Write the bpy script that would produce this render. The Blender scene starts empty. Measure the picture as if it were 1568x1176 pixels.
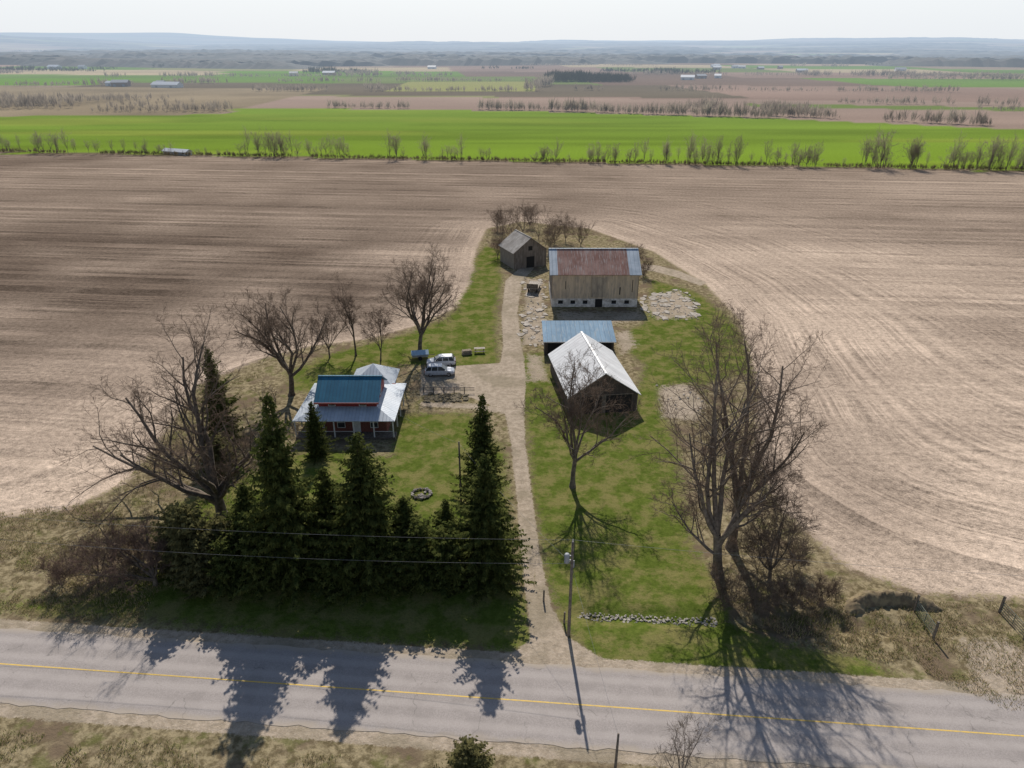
import bpy, math, random, time
import numpy as np
from mathutils import Vector, Matrix
S=bpy.context.scene
random.seed(7); rng=np.random.default_rng(7)
R=random.random
def U(a,b): return a+(b-a)*random.random()
# ------------------------------------------------------------ helpers
def link(o,parent=None):
    S.collection.objects.link(o)
    if parent: o.parent=parent
    return o
def empty(name,loc=(0,0,0),rz=0):
    e=bpy.data.objects.new(name,None); e.location=loc; e.rotation_euler=(0,0,rz); e.empty_display_size=.5
    return link(e)
def mesh_np(name,V,F,mats=(),fm=None,parent=None,smooth=False,link_it=True):
    V=np.asarray(V,dtype=np.float32); me=bpy.data.meshes.new(name)
    F=[np.asarray(f,dtype=np.int32) for f in F if len(f)]
    me.vertices.add(len(V)); me.vertices.foreach_set('co',V.ravel())
    nl=sum(f.size for f in F); npoly=sum(len(f) for f in F)
    me.loops.add(nl); me.polygons.add(npoly)
    me.loops.foreach_set('vertex_index',np.concatenate([f.ravel() for f in F]))
    tot=np.concatenate([np.full(len(f),f.shape[1],dtype=np.int32) for f in F])
    st=np.concatenate([[0],np.cumsum(tot)[:-1]]).astype(np.int32)
    me.polygons.foreach_set('loop_start',st)
    try: me.polygons.foreach_set('loop_total',tot)
    except Exception: pass
    if fm is not None: me.polygons.foreach_set('material_index',np.asarray(fm,dtype=np.int32))
    if smooth: me.polygons.foreach_set('use_smooth',np.ones(npoly,dtype=bool))
    me.update(calc_edges=True)
    for m in mats: me.materials.append(m)
    if not link_it: return me
    return link(bpy.data.objects.new(name,me),parent)
def mesh_py(name,V,F,mats,parent=None,fm=None,smooth=False,bevel=0,loc=None,rz=0):
    me=bpy.data.meshes.new(name); me.from_pydata(V,[],F)
    for m in (mats if isinstance(mats,(list,tuple)) else [mats]): me.materials.append(m)
    if fm:
        for p,i in zip(me.polygons,fm): p.material_index=i
    if smooth:
        for p in me.polygons: p.use_smooth=True
    me.update()
    o=bpy.data.objects.new(name,me); link(o,parent)
    if loc: o.location=loc
    o.rotation_euler[2]=rz
    if bevel:
        b=o.modifiers.new('bevel','BEVEL'); b.width=bevel; b.segments=2
    return o
def boxvf(x0,x1,y0,y1,z0,z1,b=0):
    V=[(x0,y0,z0),(x1,y0,z0),(x1,y1,z0),(x0,y1,z0),(x0,y0,z1),(x1,y0,z1),(x1,y1,z1),(x0,y1,z1)]
    F=[(0,3,2,1),(4,5,6,7),(0,1,5,4),(1,2,6,5),(2,3,7,6),(3,0,4,7)]
    return V,[tuple(i+b for i in f) for f in F]
def box(name,x0,x1,y0,y1,z0,z1,m,parent=None,bevel=0):
    V,F=boxvf(x0,x1,y0,y1,z0,z1); return mesh_py(name,V,F,m,parent,bevel=bevel)
def boxes(name,L,m,parent=None):
    V=[];F=[]
    for b in L:
        v,f=boxvf(*b,b=len(V)); V+=v;F+=f
    return mesh_py(name,V,F,m,parent)
def slab(name,q,t,m,parent=None):
    n=len(q); V=list(q)+[(p[0],p[1],p[2]-t) for p in q]
    F=[tuple(range(n)),tuple(reversed(range(n,2*n)))]+[(i,i+n,(i+1)%n+n,(i+1)%n) for i in range(n)]
    return mesh_py(name,V,F,m,parent)
_cs={s:[(math.cos(2*math.pi*k/s),math.sin(2*math.pi*k/s)) for k in range(s)] for s in range(3,25)}
def tube(pts,rad,sides,V,F):
    n=len(pts); base=len(V); cs=_cs[sides]
    d=(pts[-1]-pts[0]).normalized(); a=d.orthogonal().normalized(); b=d.cross(a)
    ax,ay,az=a; bx,by,bz=b
    for p,r in zip(pts,rad):
        px,py,pz=p
        for c,s in cs:
            c*=r; s*=r; V.append((px+ax*c+bx*s,py+ay*c+by*s,pz+az*c+bz*s))
    for i in range(n-1):
        q=base+i*sides
        for k in range(sides):
            k2=(k+1)%sides; F.append((q+k,q+k2,q+sides+k2,q+sides+k))
# ------------------------------------------------------------ materials
def newmat(name):
    m=bpy.data.materials.new(name); m.use_nodes=True; nt=m.node_tree
    return m,nt,nt.nodes['Principled BSDF']
def nd(nt,t,**k):
    n=nt.nodes.new('ShaderNode'+t)
    for a,v in k.items(): setattr(n,a,v)
    return n
def L(nt,a,b): nt.links.new(a,b)
def noise(nt,vec,scale,detail=4,rough=.55,dims='3D'):
    n=nd(nt,'TexNoise'); n.noise_dimensions=dims; n.inputs['Scale'].default_value=scale; n.inputs['Detail'].default_value=detail
    n.inputs['Roughness'].default_value=rough
    L(nt,vec,n.inputs['W' if dims=='1D' else 'Vector'])
    return n.outputs[0]
def ramp(nt,f,a,b):
    n=nd(nt,'MapRange'); n.interpolation_type='SMOOTHSTEP'; L(nt,f,n.inputs[0]); n.inputs[1].default_value=a; n.inputs[2].default_value=b
    return n.outputs[0]
def mix(nt,f,a,b,mode='MIX'):
    n=nd(nt,'Mix'); n.data_type='RGBA'; n.blend_type=mode
    if hasattr(f,'is_linked'): L(nt,f,n.inputs[0])
    else: n.inputs[0].default_value=f
    for s,i in ((a,6),(b,7)):
        if hasattr(s,'is_linked'): L(nt,s,n.inputs[i])
        else: n.inputs[i].default_value=(*s,1)
    return n.outputs[2]
def mth(nt,op,a,b=0.):
    n=nd(nt,'Math',operation=op)
    for s,i in ((a,0),(b,1)):
        if hasattr(s,'is_linked'): L(nt,s,n.inputs[i])
        else: n.inputs[i].default_value=s
    return n.outputs[0]
def objco(nt): return nd(nt,'TexCoord').outputs['Object']
def scaled(nt,v,s):
    n=nd(nt,'VectorMath',operation='MULTIPLY'); L(nt,v,n.inputs[0]); n.inputs[1].default_value=s; return n.outputs[0]
def bump(nt,bs,h,st,dist):
    b=nd(nt,'Bump'); b.inputs['Strength'].default_value=st; b.inputs['Distance'].default_value=dist
    L(nt,h,b.inputs['Height']); L(nt,b.outputs[0],bs.inputs['Normal'])
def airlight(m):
    """aerial haze painted into the material as glow, by world position: the farther north over the plain, the more scattered air light"""
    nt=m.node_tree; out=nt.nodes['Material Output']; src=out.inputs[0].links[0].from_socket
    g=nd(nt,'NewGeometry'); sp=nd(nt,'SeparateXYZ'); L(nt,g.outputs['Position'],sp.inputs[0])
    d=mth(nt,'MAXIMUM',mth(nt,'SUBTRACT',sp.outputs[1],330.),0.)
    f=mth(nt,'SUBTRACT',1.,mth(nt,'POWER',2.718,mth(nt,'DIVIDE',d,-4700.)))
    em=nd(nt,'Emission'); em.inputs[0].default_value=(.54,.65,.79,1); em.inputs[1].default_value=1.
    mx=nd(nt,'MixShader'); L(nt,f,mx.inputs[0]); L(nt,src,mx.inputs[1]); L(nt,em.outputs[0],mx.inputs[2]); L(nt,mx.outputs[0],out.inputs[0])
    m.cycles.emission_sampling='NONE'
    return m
def mat(name,c1,c2,scale=2,rough=.85,bmp=.3,metal=0,dist=.05,lo=.35,hi=.65,spec=.3,third=None):
    m,nt,bs=newmat(name); co=objco(nt)
    n=noise(nt,co,scale,3,.6); c=mix(nt,ramp(nt,n,lo,hi),c1,c2)
    if third:
        c=mix(nt,ramp(nt,noise(nt,co,scale*.23,3),.5,.68),c,third)
    L(nt,c,bs.inputs['Base Color']); bs.inputs['Roughness'].default_value=rough; bs.inputs['Metallic'].default_value=metal
    bs.inputs['Specular IOR Level'].default_value=spec
    if bmp: bump(nt,bs,n,bmp,dist)
    return m
def roofmat(name,c1,c2,axis,rough=.4,metal=.3,per=.6,third=None,sc=.5,b=.6,spec=.35):
    m,nt,bs=newmat(name); co=objco(nt); sp=nd(nt,'SeparateXYZ'); L(nt,co,sp.inputs[0])
    x=sp.outputs[axis]; w=mth(nt,'SINE',mth(nt,'MULTIPLY',x,2*math.pi/per))
    rib=ramp(nt,w,.8,1.)
    n=noise(nt,co,sc,6,.65); c=mix(nt,ramp(nt,n,.35,.65),c1,c2)
    n2=noise(nt,scaled(nt,co,(6 if axis==0 else .5,6 if axis==1 else .5,.5)),1.,3)
    if third: c=mix(nt,ramp(nt,n2,.5,.7),c,third)
    c=mix(nt,mth(nt,'MULTIPLY',rib,.25),c,(.1,.1,.1))
    fl=mth(nt,'FLOOR',mth(nt,'DIVIDE',x,per*1.5)); wn=nd(nt,'TexWhiteNoise'); wn.noise_dimensions='1D'; L(nt,fl,wn.inputs['W'])
    c=mix(nt,mth(nt,'MULTIPLY',wn.outputs[0],.3),c,tuple(v*.5 for v in c1))
    L(nt,c,bs.inputs['Base Color']); bs.inputs['Roughness'].default_value=rough; bs.inputs['Metallic'].default_value=metal; bs.inputs['Specular IOR Level'].default_value=spec
    bump(nt,bs,rib,b,.04)
    return m
def boards(name,c1,c2,c3,axis=0,per=.28,gp=.85):
    m,nt,bs=newmat(name); co=objco(nt); sp=nd(nt,'SeparateXYZ'); L(nt,co,sp.inputs[0]); x=sp.outputs[axis]
    q=mth(nt,'DIVIDE',x,per); wn=nd(nt,'TexWhiteNoise'); wn.noise_dimensions='1D'; L(nt,mth(nt,'FLOOR',q),wn.inputs['W'])
    c=mix(nt,wn.outputs[0],c1,c2)
    c=mix(nt,ramp(nt,noise(nt,scaled(nt,co,(2.5,2.5,.6)),1.,5,.6),.42,.7),c,c3)
    gap=ramp(nt,mth(nt,'ABSOLUTE',mth(nt,'SUBTRACT',mth(nt,'FRACT',q),.5)),.44,.49)
    c=mix(nt,mth(nt,'MULTIPLY',gap,gp),c,(.02,.016,.012))
    L(nt,c,bs.inputs['Base Color']); bs.inputs['Roughness'].default_value=.9
    bump(nt,bs,mth(nt,'SUBTRACT',1.,gap),.5,.02)
    return m
def plain(name,c,rough=.5,metal=0,spec=.5):
    return mat(name,c,tuple(v*.82 for v in c),3,rough,0,metal,spec=spec)
def thin(name,c1,c2,tr_=.35,sc=.5):
    """thin stems: diffuse with light passing around them"""
    m=bpy.data.materials.new(name); m.use_nodes=True; nt=m.node_tree; nt.nodes.remove(nt.nodes['Principled BSDF'])
    oi=nd(nt,'TexNoise'); oi.inputs['Scale'].default_value=sc; oi.inputs['Detail'].default_value=1; L(nt,objco(nt),oi.inputs[0])
    c=mix(nt,ramp(nt,oi.outputs[0],.35,.65),c1,c2)
    d=nd(nt,'BsdfDiffuse'); t=nd(nt,'BsdfTranslucent'); L(nt,c,d.inputs[0]); L(nt,c,t.inputs[0])
    mx=nd(nt,'MixShader'); mx.inputs[0].default_value=tr_; L(nt,d.outputs[0],mx.inputs[1]); L(nt,t.outputs[0],mx.inputs[2]); L(nt,mx.outputs[0],nt.nodes['Material Output'].inputs[0])
    return m
BARK=mat('bark',(.16,.13,.10),(.085,.066,.052),3,.95,.4)
BARKL=mat('bark_grey',(.22,.18,.145),(.12,.098,.078),3,.95,.4)
TWIG=thin('twigs',(.20,.148,.112),(.14,.104,.08),.2)
TWIGR=thin('twigs_reddish',(.21,.145,.115),(.15,.11,.088),.2)
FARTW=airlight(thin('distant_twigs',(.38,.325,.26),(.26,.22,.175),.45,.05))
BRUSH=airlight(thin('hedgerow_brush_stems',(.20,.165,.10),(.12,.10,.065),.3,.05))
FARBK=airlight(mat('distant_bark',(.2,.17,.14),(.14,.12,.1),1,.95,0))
GLASS=mat('window_glass',(.03,.035,.04),(.05,.055,.06),1,.08,0,spec=.8)
WHITE=plain('white_paint',(.72,.72,.7),.6)
DARK=plain('opening_shade',(.015,.014,.013),.9)  # near-black colour painted for the shade inside openings; walls behind stay solid
CONC=mat('concrete',(.40,.36,.31),(.27,.235,.19),1.5,.9,.4)
WOOD=mat('weathered_wood',(.2,.17,.14),(.11,.09,.07),4,.9,.3)
def leafmat(name,c1,c2,c3,tr_=.3):
    m=bpy.data.materials.new(name); m.use_nodes=True; nt=m.node_tree; nt.nodes.remove(nt.nodes['Principled BSDF']); co=objco(nt)
    c=mix(nt,ramp(nt,noise(nt,co,1.1,2,.7),.35,.65),c1,c2)
    c=mix(nt,ramp(nt,noise(nt,co,5,1),.5,.75),c,c3)
    d=nd(nt,'BsdfDiffuse'); tr=nd(nt,'BsdfTranslucent'); L(nt,c,d.inputs[0]); L(nt,c,tr.inputs[0]); mx=nd(nt,'MixShader'); mx.inputs[0].default_value=tr_
    out=nt.nodes['Material Output']; L(nt,d.outputs[0],mx.inputs[1]); L(nt,tr.outputs[0],mx.inputs[2]); L(nt,mx.outputs[0],out.inputs[0])
    return m
NEED=leafmat('spruce_needles',(.062,.078,.022),(.12,.13,.038),(.036,.048,.018))
CEDAR=leafmat('cedar_foliage',(.12,.115,.048),(.16,.145,.062),(.07,.07,.033))
# ------------------------------------------------------------ numpy noise & polygons
_tab=np.random.default_rng(3).random((256,256))
def vn(x,y,sc,seed=0):
    x=x/sc+seed*17.3; y=y/sc+seed*9.7
    xi=np.floor(x).astype(int); yi=np.floor(y).astype(int); fx=x-xi; fy=y-yi
    fx=fx*fx*(3-2*fx); fy=fy*fy*(3-2*fy)
    g=lambda a,b:_tab[a%256,b%256]
    return (g(xi,yi)*(1-fx)+g(xi+1,yi)*fx)*(1-fy)+(g(xi,yi+1)*(1-fx)+g(xi+1,yi+1)*fx)*fy
def fbm(x,y,sc,seed=0,o=4):
    s=0;a=.5;t=0
    for i in range(o):
        s=s+a*vn(x,y,sc/2**i,seed+i); t+=a; a*=.5
    return s/t
def ss(a,b,x):
    t=np.clip((x-a)/(b-a),0,1); return t*t*(3-2*t)
def sdf(px,py,poly):
    d=np.full(px.shape,1e18); ins=np.zeros(px.shape,bool); n=len(poly)
    for i in range(n):
        ax,ay=poly[i]; bx,by=poly[(i+1)%n]; ex,ey=bx-ax,by-ay
        t=np.clip(((px-ax)*ex+(py-ay)*ey)/(ex*ex+ey*ey+1e-9),0,1)
        d=np.minimum(d,(px-ax-t*ex)**2+(py-ay-t*ey)**2)
        if ay!=by:
            c=((ay<=py)!=(by<=py))&(px<ax+(py-ay)/(by-ay)*ex); ins^=c
    d=np.sqrt(d); return np.where(ins,d,-d)
LOT=[(-90,51),(-90,60),(-59,62.3),(-49,64.7),(-45.2,69.9),(-45.5,78.9),(-47.5,96.4),(-40.9,106.3),(-33.8,111.9),(-25.4,114.9),(-17.2,121.9),(-10.7,132),(-8.8,149.2),(-8.9,176.9),(-7.1,198.3),(3.1,207),(21.6,198),(35.1,173.7),(41.5,146.8),(42.5,124.7),(36.5,94.2),(30,75.7),(29.6,64.7),(33,55),(38,51.5),(47,50.8),(90,49),(160,44),(160,10),(-160,10),(-160,56)]
LOBE=[(-46,0),(-45.5,78.9),(-47.5,96.4),(-40.9,106.3),(-33.8,111.9),(-25.4,114.9),(-17.2,121.9),(-10.7,132),(-8.8,149.2),(-8.9,176.9),(-7.1,198.3),(3.1,207),(21.6,198),(35.1,173.7),(41.5,146.8),(42.5,124.7),(36.5,94.2),(30,75.7),(29.6,0)]
LAWN1=[(-6.5,178.2),(-2.6,173.7),(-2.7,149.2),(-2.9,121.2),(-2.5,105),(-8.8,103.7),(-17.1,103.7),(-21.6,94.2),(-33.1,94.2),(-36.2,101.2),(-30.5,107.7),(-20.9,114.9),(-12.7,124.7),(-8.8,144.5),(-8.7,164.8)]
LAWN2=[(-15.7,87),(-5.7,87),(-1.1,76),(0.4,52.2),(1.5,47.2),(3.2,44.0),(-3,44.8),(-25.7,47),(-60,50.2),(-60,51.2),(-39.2,50.6),(-34,56),(-38,66),(-30,72),(-29.5,75.7),(-23.4,77.3),(-14.9,75.7)]
LAWN3=[(.7,109),(5,109),(7.3,94.2),(15.8,86),(20.9,103.7),(18.4,111.9),(20.7,119.6),(24.2,122.9),(30.7,149.2),(37.6,142.3),(40.6,128.3),(40.1,111.9),(37.4,101.2),(29.1,96.4),(21.8,94.2),(21.4,78.9),(19.5,64.7),(19.1,55.9),(18.9,48),(22.5,44.9),(29.1,43.5),(31.5,41.4),(17.8,42.3),(6.8,43.2),(4.6,47.2),(3.1,54),(2.6,67.2),(2.0,86)]
DRV=[(-1.5,43.0),(1.6,45.6),(1.4,49.6),(.9,56.9),(.5,67.2),(-.1,78.9),(-.9,87),(-1.6,88.9),(-8.1,93.9),(-13.4,92.9),(-14.3,102.4),(-8.7,103.6),(-1.9,104.7),(-1.5,111.9),(-2,128.3),(-1.4,149.2),(1.4,158.2),(5.5,162),(4.6,157),(2.2,149.2),(1,128.3),(1.6,111.9),(2.2,98.7),(1.7,88),(1.7,78.9),(2.3,67.2),(2.8,56.9),(3.6,49.6),(4.8,46.0),(9.5,42)]
PARK2=[(-13.4,91.2),(-13.2,89.2),(-5.9,88.6),(-.8,87),(-.6,89.2),(-6,90.6)]
PALE=[(26,157),(30.4,162.5),(34.2,161),(38,156.5),(42,148),(40.2,145.5),(36.2,152),(32,156.5),(29,157.6)]
SOIL=[(21.7,96.4),(27.4,97.6),(28,90),(25.3,84.2),(20.2,86)]
DIRT1=[(17.5,106),(22,112),(21.5,121),(17.5,118)]
DIRT2=[(1.6,97),(6.5,97),(7.2,90),(5.5,108),(1.8,110)]
DIRT3=[(9,98),(6,112),(7.5,131),(26,131),(27,124),(18,121),(17,116),(7,115)]
RUB1=[(2.3,152),(7.4,150),(7,132),(6.2,111.9),(1.2,111.9)]
RUB2=[(25,131),(26.7,139),(35.4,144.5),(37.6,134),(34.8,124.7),(26.2,124)]
PATH=[(37.8,46),(42.5,46.2),(47,40),(36.5,40)]
GF=[(-640,540),(-374,553),(-213,570),(-230,633),(8,600),(191,532),(310,462),(600,395),(600,247.5),(207,297),(0,329.4),(-244,353),(-640,409)]
YG=[(-144,872),(25,872),(35,1010),(24,1122),(-150,1122)]
def axisgrid(a,b,d,lo,hi,g):
    c=list(np.arange(a,b+d/2,d)); s=d
    while c[-1]<hi: s*=g; c.append(c[-1]+s)
    s=d; f=[c[0]]
    while f[-1]>lo: s*=g; f.append(f[-1]-s)
    return np.array(f[:0:-1]+c)
xs=axisgrid(-60,60,.55,-15000,15000,1.036); ys=axisgrid(30,165,.55,-60,17000,1.03)
X,Y=np.meshgrid(xs,ys); nx,ny=len(xs),len(ys)
def hgt(X,Y):
    far=ss(3200,12000,Y)
    h=far*(80+150*(fbm(X,Y,3800,5,3)-.4)*1.6)+ss(900,3500,Y)*(fbm(X,Y,1500,8,3)-.5)*46
    h=h+ss(3500,8000,Y)*ss(-2200,-6000,X)*80
    return h
Z=hgt(X,Y)
x=X.ravel(); y=Y.ravel(); n=len(x)
near=(np.abs(x)<170)&(y<330)
dl=np.full(n,-400.); dl[near]=sdf(x[near],y[near],LOT)
lm=np.zeros(n); gm=np.zeros(n); rm=np.zeros(n)
N2=(np.abs(x)<100)&(y<220); xn,yn=x[N2],y[N2]
def addm(arr,poly,w,amt=1.):
    d=sdf(xn,yn,poly); arr[N2]=np.maximum(arr[N2],amt*np.clip(.5+d/(2*w),0,1))
for p in (LAWN1,LAWN2,LAWN3): addm(lm,p,2.)
yp=y+.085*x
rm[near]=np.clip(.5+dl[near]/5.,0,1)
addm(gm,DRV,.5)
dd_=sdf(xn,yn,DRV); gm[N2]-=.42*ss(.55,1.0,dd_)*ss(84,78,yn)*ss(46,49,yn)*(.5+fbm(xn,yn,5,33))
addm(gm,PARK2,1.,.8); addm(gm,PALE,.7); addm(gm,SOIL,2.2,.8); addm(gm,RUB1,1.5,.66); addm(gm,RUB2,2.5,.66); addm(gm,PATH,1.6,.75)
addm(gm,DIRT1,2.,.7); addm(gm,DIRT2,1.5,.62); addm(gm,DIRT3,2.5,.55)
sh=np.clip(1-np.abs(yp-39.45)/1.0+4.3,0,1); gm=np.maximum(gm,np.where(np.abs(x)<400,sh,0))
lm*=.42+.95*fbm(x,y,9,2); lm*=1-.45*ss(-30,-45,x); lm=np.clip(lm,0,1)
# field colours
YP=y+.125*x; out_d=np.maximum(-dl,0)
lobe=np.full(n,200.); lobe[near]=np.maximum(-sdf(x[near],y[near],LOBE),0)
south=np.maximum(y-np.where(x>0,50.,62.),0)
kk=16.; rowd=-kk*np.log(np.exp(-np.minimum(lobe,400)/kk)+np.exp(-np.minimum(south,400)/kk)+1e-12)
Lf=.11+.6*np.exp(-out_d/14)*(.3+1.2*fbm(x,y,14,4))+.5*ss(15,70,x)*(1-ss(110,240,y))+.18*ss(10,60,x)+.55*ss(125,65,y)*ss(0,-40,x)+.16*ss(170,300,y)
Lf=Lf+(fbm(x*.6,y,14,11)-.5)*.8*(.45+.55*ss(230,120,y))+(fbm(x*.6,y,45,13)-.5)*.5
Lf=np.clip(Lf,0,1)[:,None]
col=np.array([[.135,.102,.078]])*(1-Lf)+np.array([[.50,.395,.305]])*Lf
pal=np.array([(.26,.185,.145),(.32,.245,.18),(.38,.31,.20),(.13,.21,.045),(.18,.13,.10),(.28,.20,.155),(.22,.22,.10),(.14,.115,.08),(.27,.21,.155),(.16,.20,.07)])
jj=np.floor(YP/260).astype(int); off=_tab[jj%256,7]*500; sz=330+(_tab[jj%256,9]*350)
ii=np.floor((x+.12*y+off)/sz).astype(int)
idx=(_tab[(ii*7+13)%256,(jj*11+5)%256]*len(pal)).astype(int)
far=(y>455)&(YP>480)
cf=pal[idx]*(.75+.5*fbm(x*.5,y,120,3))[:,None]
col=np.where(far[:,None],cf,col)
b1=(YP>480)&(YP<760); col=np.where(b1[:,None],np.array([[.29,.215,.17]])*(.7+.6*fbm(x*.3,y,60,6))[:,None],col)
b1=(YP>480)&(YP<900)&(x<-225); col=np.where(b1[:,None],np.array([[.25,.20,.13]])*(.6+.8*fbm(x,y,70,6))[:,None],col)
for PG,cc in ((YG,(.27,.27,.10)),([(-1400,1010),(-560,1020),(-600,1260),(-1400,1240)],(.13,.24,.03)),([(-1500,2500),(-950,2350),(-1100,4200),(-2600,4300)],(.14,.27,.035)),([(-560,1480),(-250,1500),(-240,1640),(-600,1640)],(.13,.24,.03)),([(620,560),(1500,420),(1500,500),(620,620)],(.12,.20,.03)),([(200,640),(620,560),(620,600),(210,680)],(.14,.19,.05))):
    d=sdf(x,y,PG); col=np.where((d>0)[:,None],np.array([cc]),col)
d=sdf(x,y,GF)
gcol=np.array([[.165,.25,.03]])*(.8+.4*fbm(x*.2,y,40,9))[:,None]
gcol=gcol*(1-.2*ss(.5,.66,fbm(x*.08,y,14,19)))[:,None]+np.array([[.05,.03,.01]])*ss(.5,.7,fbm(x*.15,y,30,29))[:,None]
col=np.where((d>0)[:,None],gcol,col)
fr=(np.abs(YP-327)<2.6)&(y<500); col=np.where(fr[:,None],np.array([[.15,.12,.08]]),col)
rowamp=np.where((rm<.5)&(YP<324),1.,.0)
roww=np.exp(-out_d/np.where(x>10,60.,14.))
z=Z.ravel()+np.where(near,(fbm(x,y,6,21)-.5)*.18*np.clip(1-gm*1.5,0,1)*ss(.0,4.,np.abs(yp-39.45)-4.2),0)
dt=np.exp(-((yp-49.2-.02*x)/1.0)**2)*ss(3.9,7,x)*(1-ss(34,40,x)); z=z-dt*.45
V=np.stack([x,y,z],1)
i0=(np.arange(ny-1)[:,None]*nx+np.arange(nx-1)[None,:]).ravel()
F=np.stack([i0,i0+1,i0+nx+1,i0+nx],1)
m=bpy.data.materials.new('ground_soil_and_grass'); m.use_nodes=True; nt=m.node_tree; nt.nodes.remove(nt.nodes['Principled BSDF']); co=objco(nt)
bs=nd(nt,'BsdfDiffuse'); L(nt,bs.outputs[0],nt.nodes['Material Output'].inputs[0])
def attr(nm):
    a=nd(nt,'Attribute'); a.attribute_name=nm; return a
ac=attr('col'); am=attr('mask'); ar=attr('rows')
sp=nd(nt,'SeparateColor'); L(nt,am.outputs['Color'],sp.inputs[0])
LM,GM,RM=sp.outputs[0],sp.outputs[1],sp.outputs[2]
sr=nd(nt,'SeparateColor'); L(nt,ar.outputs['Color'],sr.inputs[0])
nf=noise(nt,co,1.3,5,.7); nb=noise(nt,co,.16,3,.6); nfine=noise(nt,co,6.,2,.7)
w1=mth(nt,'ADD',sr.outputs[0],mth(nt,'MULTIPLY',nb,.9)); w2=mth(nt,'ADD',sr.outputs[1],mth(nt,'MULTIPLY',nb,1.0))
def rowp(w,a): return ramp(nt,noise(nt,w,a,4,.8,'1D'),.36,.64)
rr=mix(nt,sr.outputs[2],rowp(w2,.25),rowp(w1,.5))
rrs=nd(nt,'SeparateColor'); L(nt,rr,rrs.inputs[0]); rr=rrs.outputs[0]
strk=noise(nt,scaled(nt,co,(.18,.9,1)),1.,4,.7)
brk=ramp(nt,noise(nt,co,.07,3,.65),.40,.60)
rr=mth(nt,'MULTIPLY',mth(nt,'SUBTRACT',rr,.5),mth(nt,'MULTIPLY',am.outputs['Alpha'],mth(nt,'ADD',.18,mth(nt,'MULTIPLY',brk,.5))))
v=mth(nt,'ADD',mth(nt,'ADD',.98,rr),mth(nt,'MULTIPLY',mth(nt,'SUBTRACT',nf,.5),1.7))
v=mth(nt,'ADD',v,mth(nt,'MULTIPLY',mth(nt,'SUBTRACT',nfine,.5),1.4))
v=mth(nt,'ADD',v,mth(nt,'MULTIPLY',mth(nt,'SUBTRACT',strk,.5),mth(nt,'MULTIPLY',am.outputs['Alpha'],.5)))
vv=nd(nt,'VectorMath',operation='SCALE'); L(nt,ac.outputs['Color'],vv.inputs[0]); L(nt,v,vv.inputs['Scale'])
fieldc=vv.outputs[0]
nq=noise(nt,co,.4,4,.7)
rough=mix(nt,ramp(nt,nf,.38,.62),(.125,.10,.055),(.31,.255,.155))
rough=mix(nt,ramp(nt,nb,.5,.64),rough,(.16,.12,.08))
rough=mix(nt,mth(nt,'MULTIPLY',ramp(nt,nq,.52,.66),.6),rough,(.11,.12,.035))
lawn=mix(nt,ramp(nt,nf,.35,.68),(.070,.098,.016),(.118,.148,.03))
lawn=mix(nt,mth(nt,'MULTIPLY',ramp(nt,nq,.42,.62),.72),lawn,(.215,.185,.075))
lawn=mix(nt,mth(nt,'MULTIPLY',ramp(nt,nfine,.5,.75),.5),lawn,(.045,.065,.012))
grav=mix(nt,ramp(nt,nf,.35,.65),(.42,.345,.265),(.28,.23,.17))
grav=mix(nt,mth(nt,'MULTIPLY',ramp(nt,nfine,.5,.8),.6),grav,(.52,.46,.38))
grav=mix(nt,mth(nt,'MULTIPLY',ramp(nt,nb,.48,.62),.5),grav,(.21,.18,.12))
def mk(s,amt,lo=.4,hi=.6):
    q=mth(nt,'ADD',s,mth(nt,'MULTIPLY',mth(nt,'SUBTRACT',nf,.5),amt)); q=mth(nt,'ADD',q,mth(nt,'MULTIPLY',mth(nt,'SUBTRACT',nfine,.5),amt*.5)); return ramp(nt,q,lo,hi)
c=mix(nt,mk(RM,.9),fieldc,rough)
c=mix(nt,mk(LM,1.1,.25,.6),c,lawn)
c=mix(nt,mk(GM,.9),c,grav)
L(nt,c,bs.inputs['Color'])
bump(nt,bs,noise(nt,co,2.2,4,.75),.6,.2)
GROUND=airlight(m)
g=mesh_np('ground',V,[F],[GROUND],smooth=True)
me=g.data
a=me.attributes.new('col','FLOAT_COLOR','POINT'); a.data.foreach_set('color',np.concatenate([col,np.ones((n,1))],1).astype(np.float32).ravel())
a=me.attributes.new('mask','FLOAT_COLOR','POINT'); a.data.foreach_set('color',np.stack([lm,gm,rm,rowamp],1).astype(np.float32).ravel())
a=me.attributes.new('rows','FLOAT_COLOR','POINT'); a.data.foreach_set('color',np.stack([rowd,y+.1*x,roww,roww],1).astype(np.float32).ravel())
# ------------------------------------------------------------ road
m,nt,bs=newmat('asphalt'); co=objco(nt)
at=nd(nt,'Attribute'); at.attribute_name='across'; ax=at.outputs['Fac']
f1=noise(nt,co,9,3,.7); f2=noise(nt,co,.5,4,.6)
c=mix(nt,ramp(nt,f1,.3,.7),(.27,.240,.222),(.35,.314,.292))
c=mix(nt,mth(nt,'MULTIPLY',ramp(nt,f2,.45,.65),.4),c,(.22,.196,.18))
trk=mth(nt,'ABSOLUTE',mth(nt,'SUBTRACT',mth(nt,'ABSOLUTE',mth(nt,'SUBTRACT',mth(nt,'ABSOLUTE',ax),1.75)),.8))
c=mix(nt,mth(nt,'MULTIPLY',ramp(nt,trk,.55,.1),.35),c,(.44,.395,.365))
e=mth(nt,'ADD',mth(nt,'ABSOLUTE',ax),mth(nt,'MULTIPLY',f2,1.2))
c=mix(nt,mth(nt,'MULTIPLY',ramp(nt,e,3.7,4.5),.8),c,(.38,.32,.25))
vo=nd(nt,'TexVoronoi'); vo.feature='DISTANCE_TO_EDGE'; vo.inputs['Scale'].default_value=.2
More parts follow.
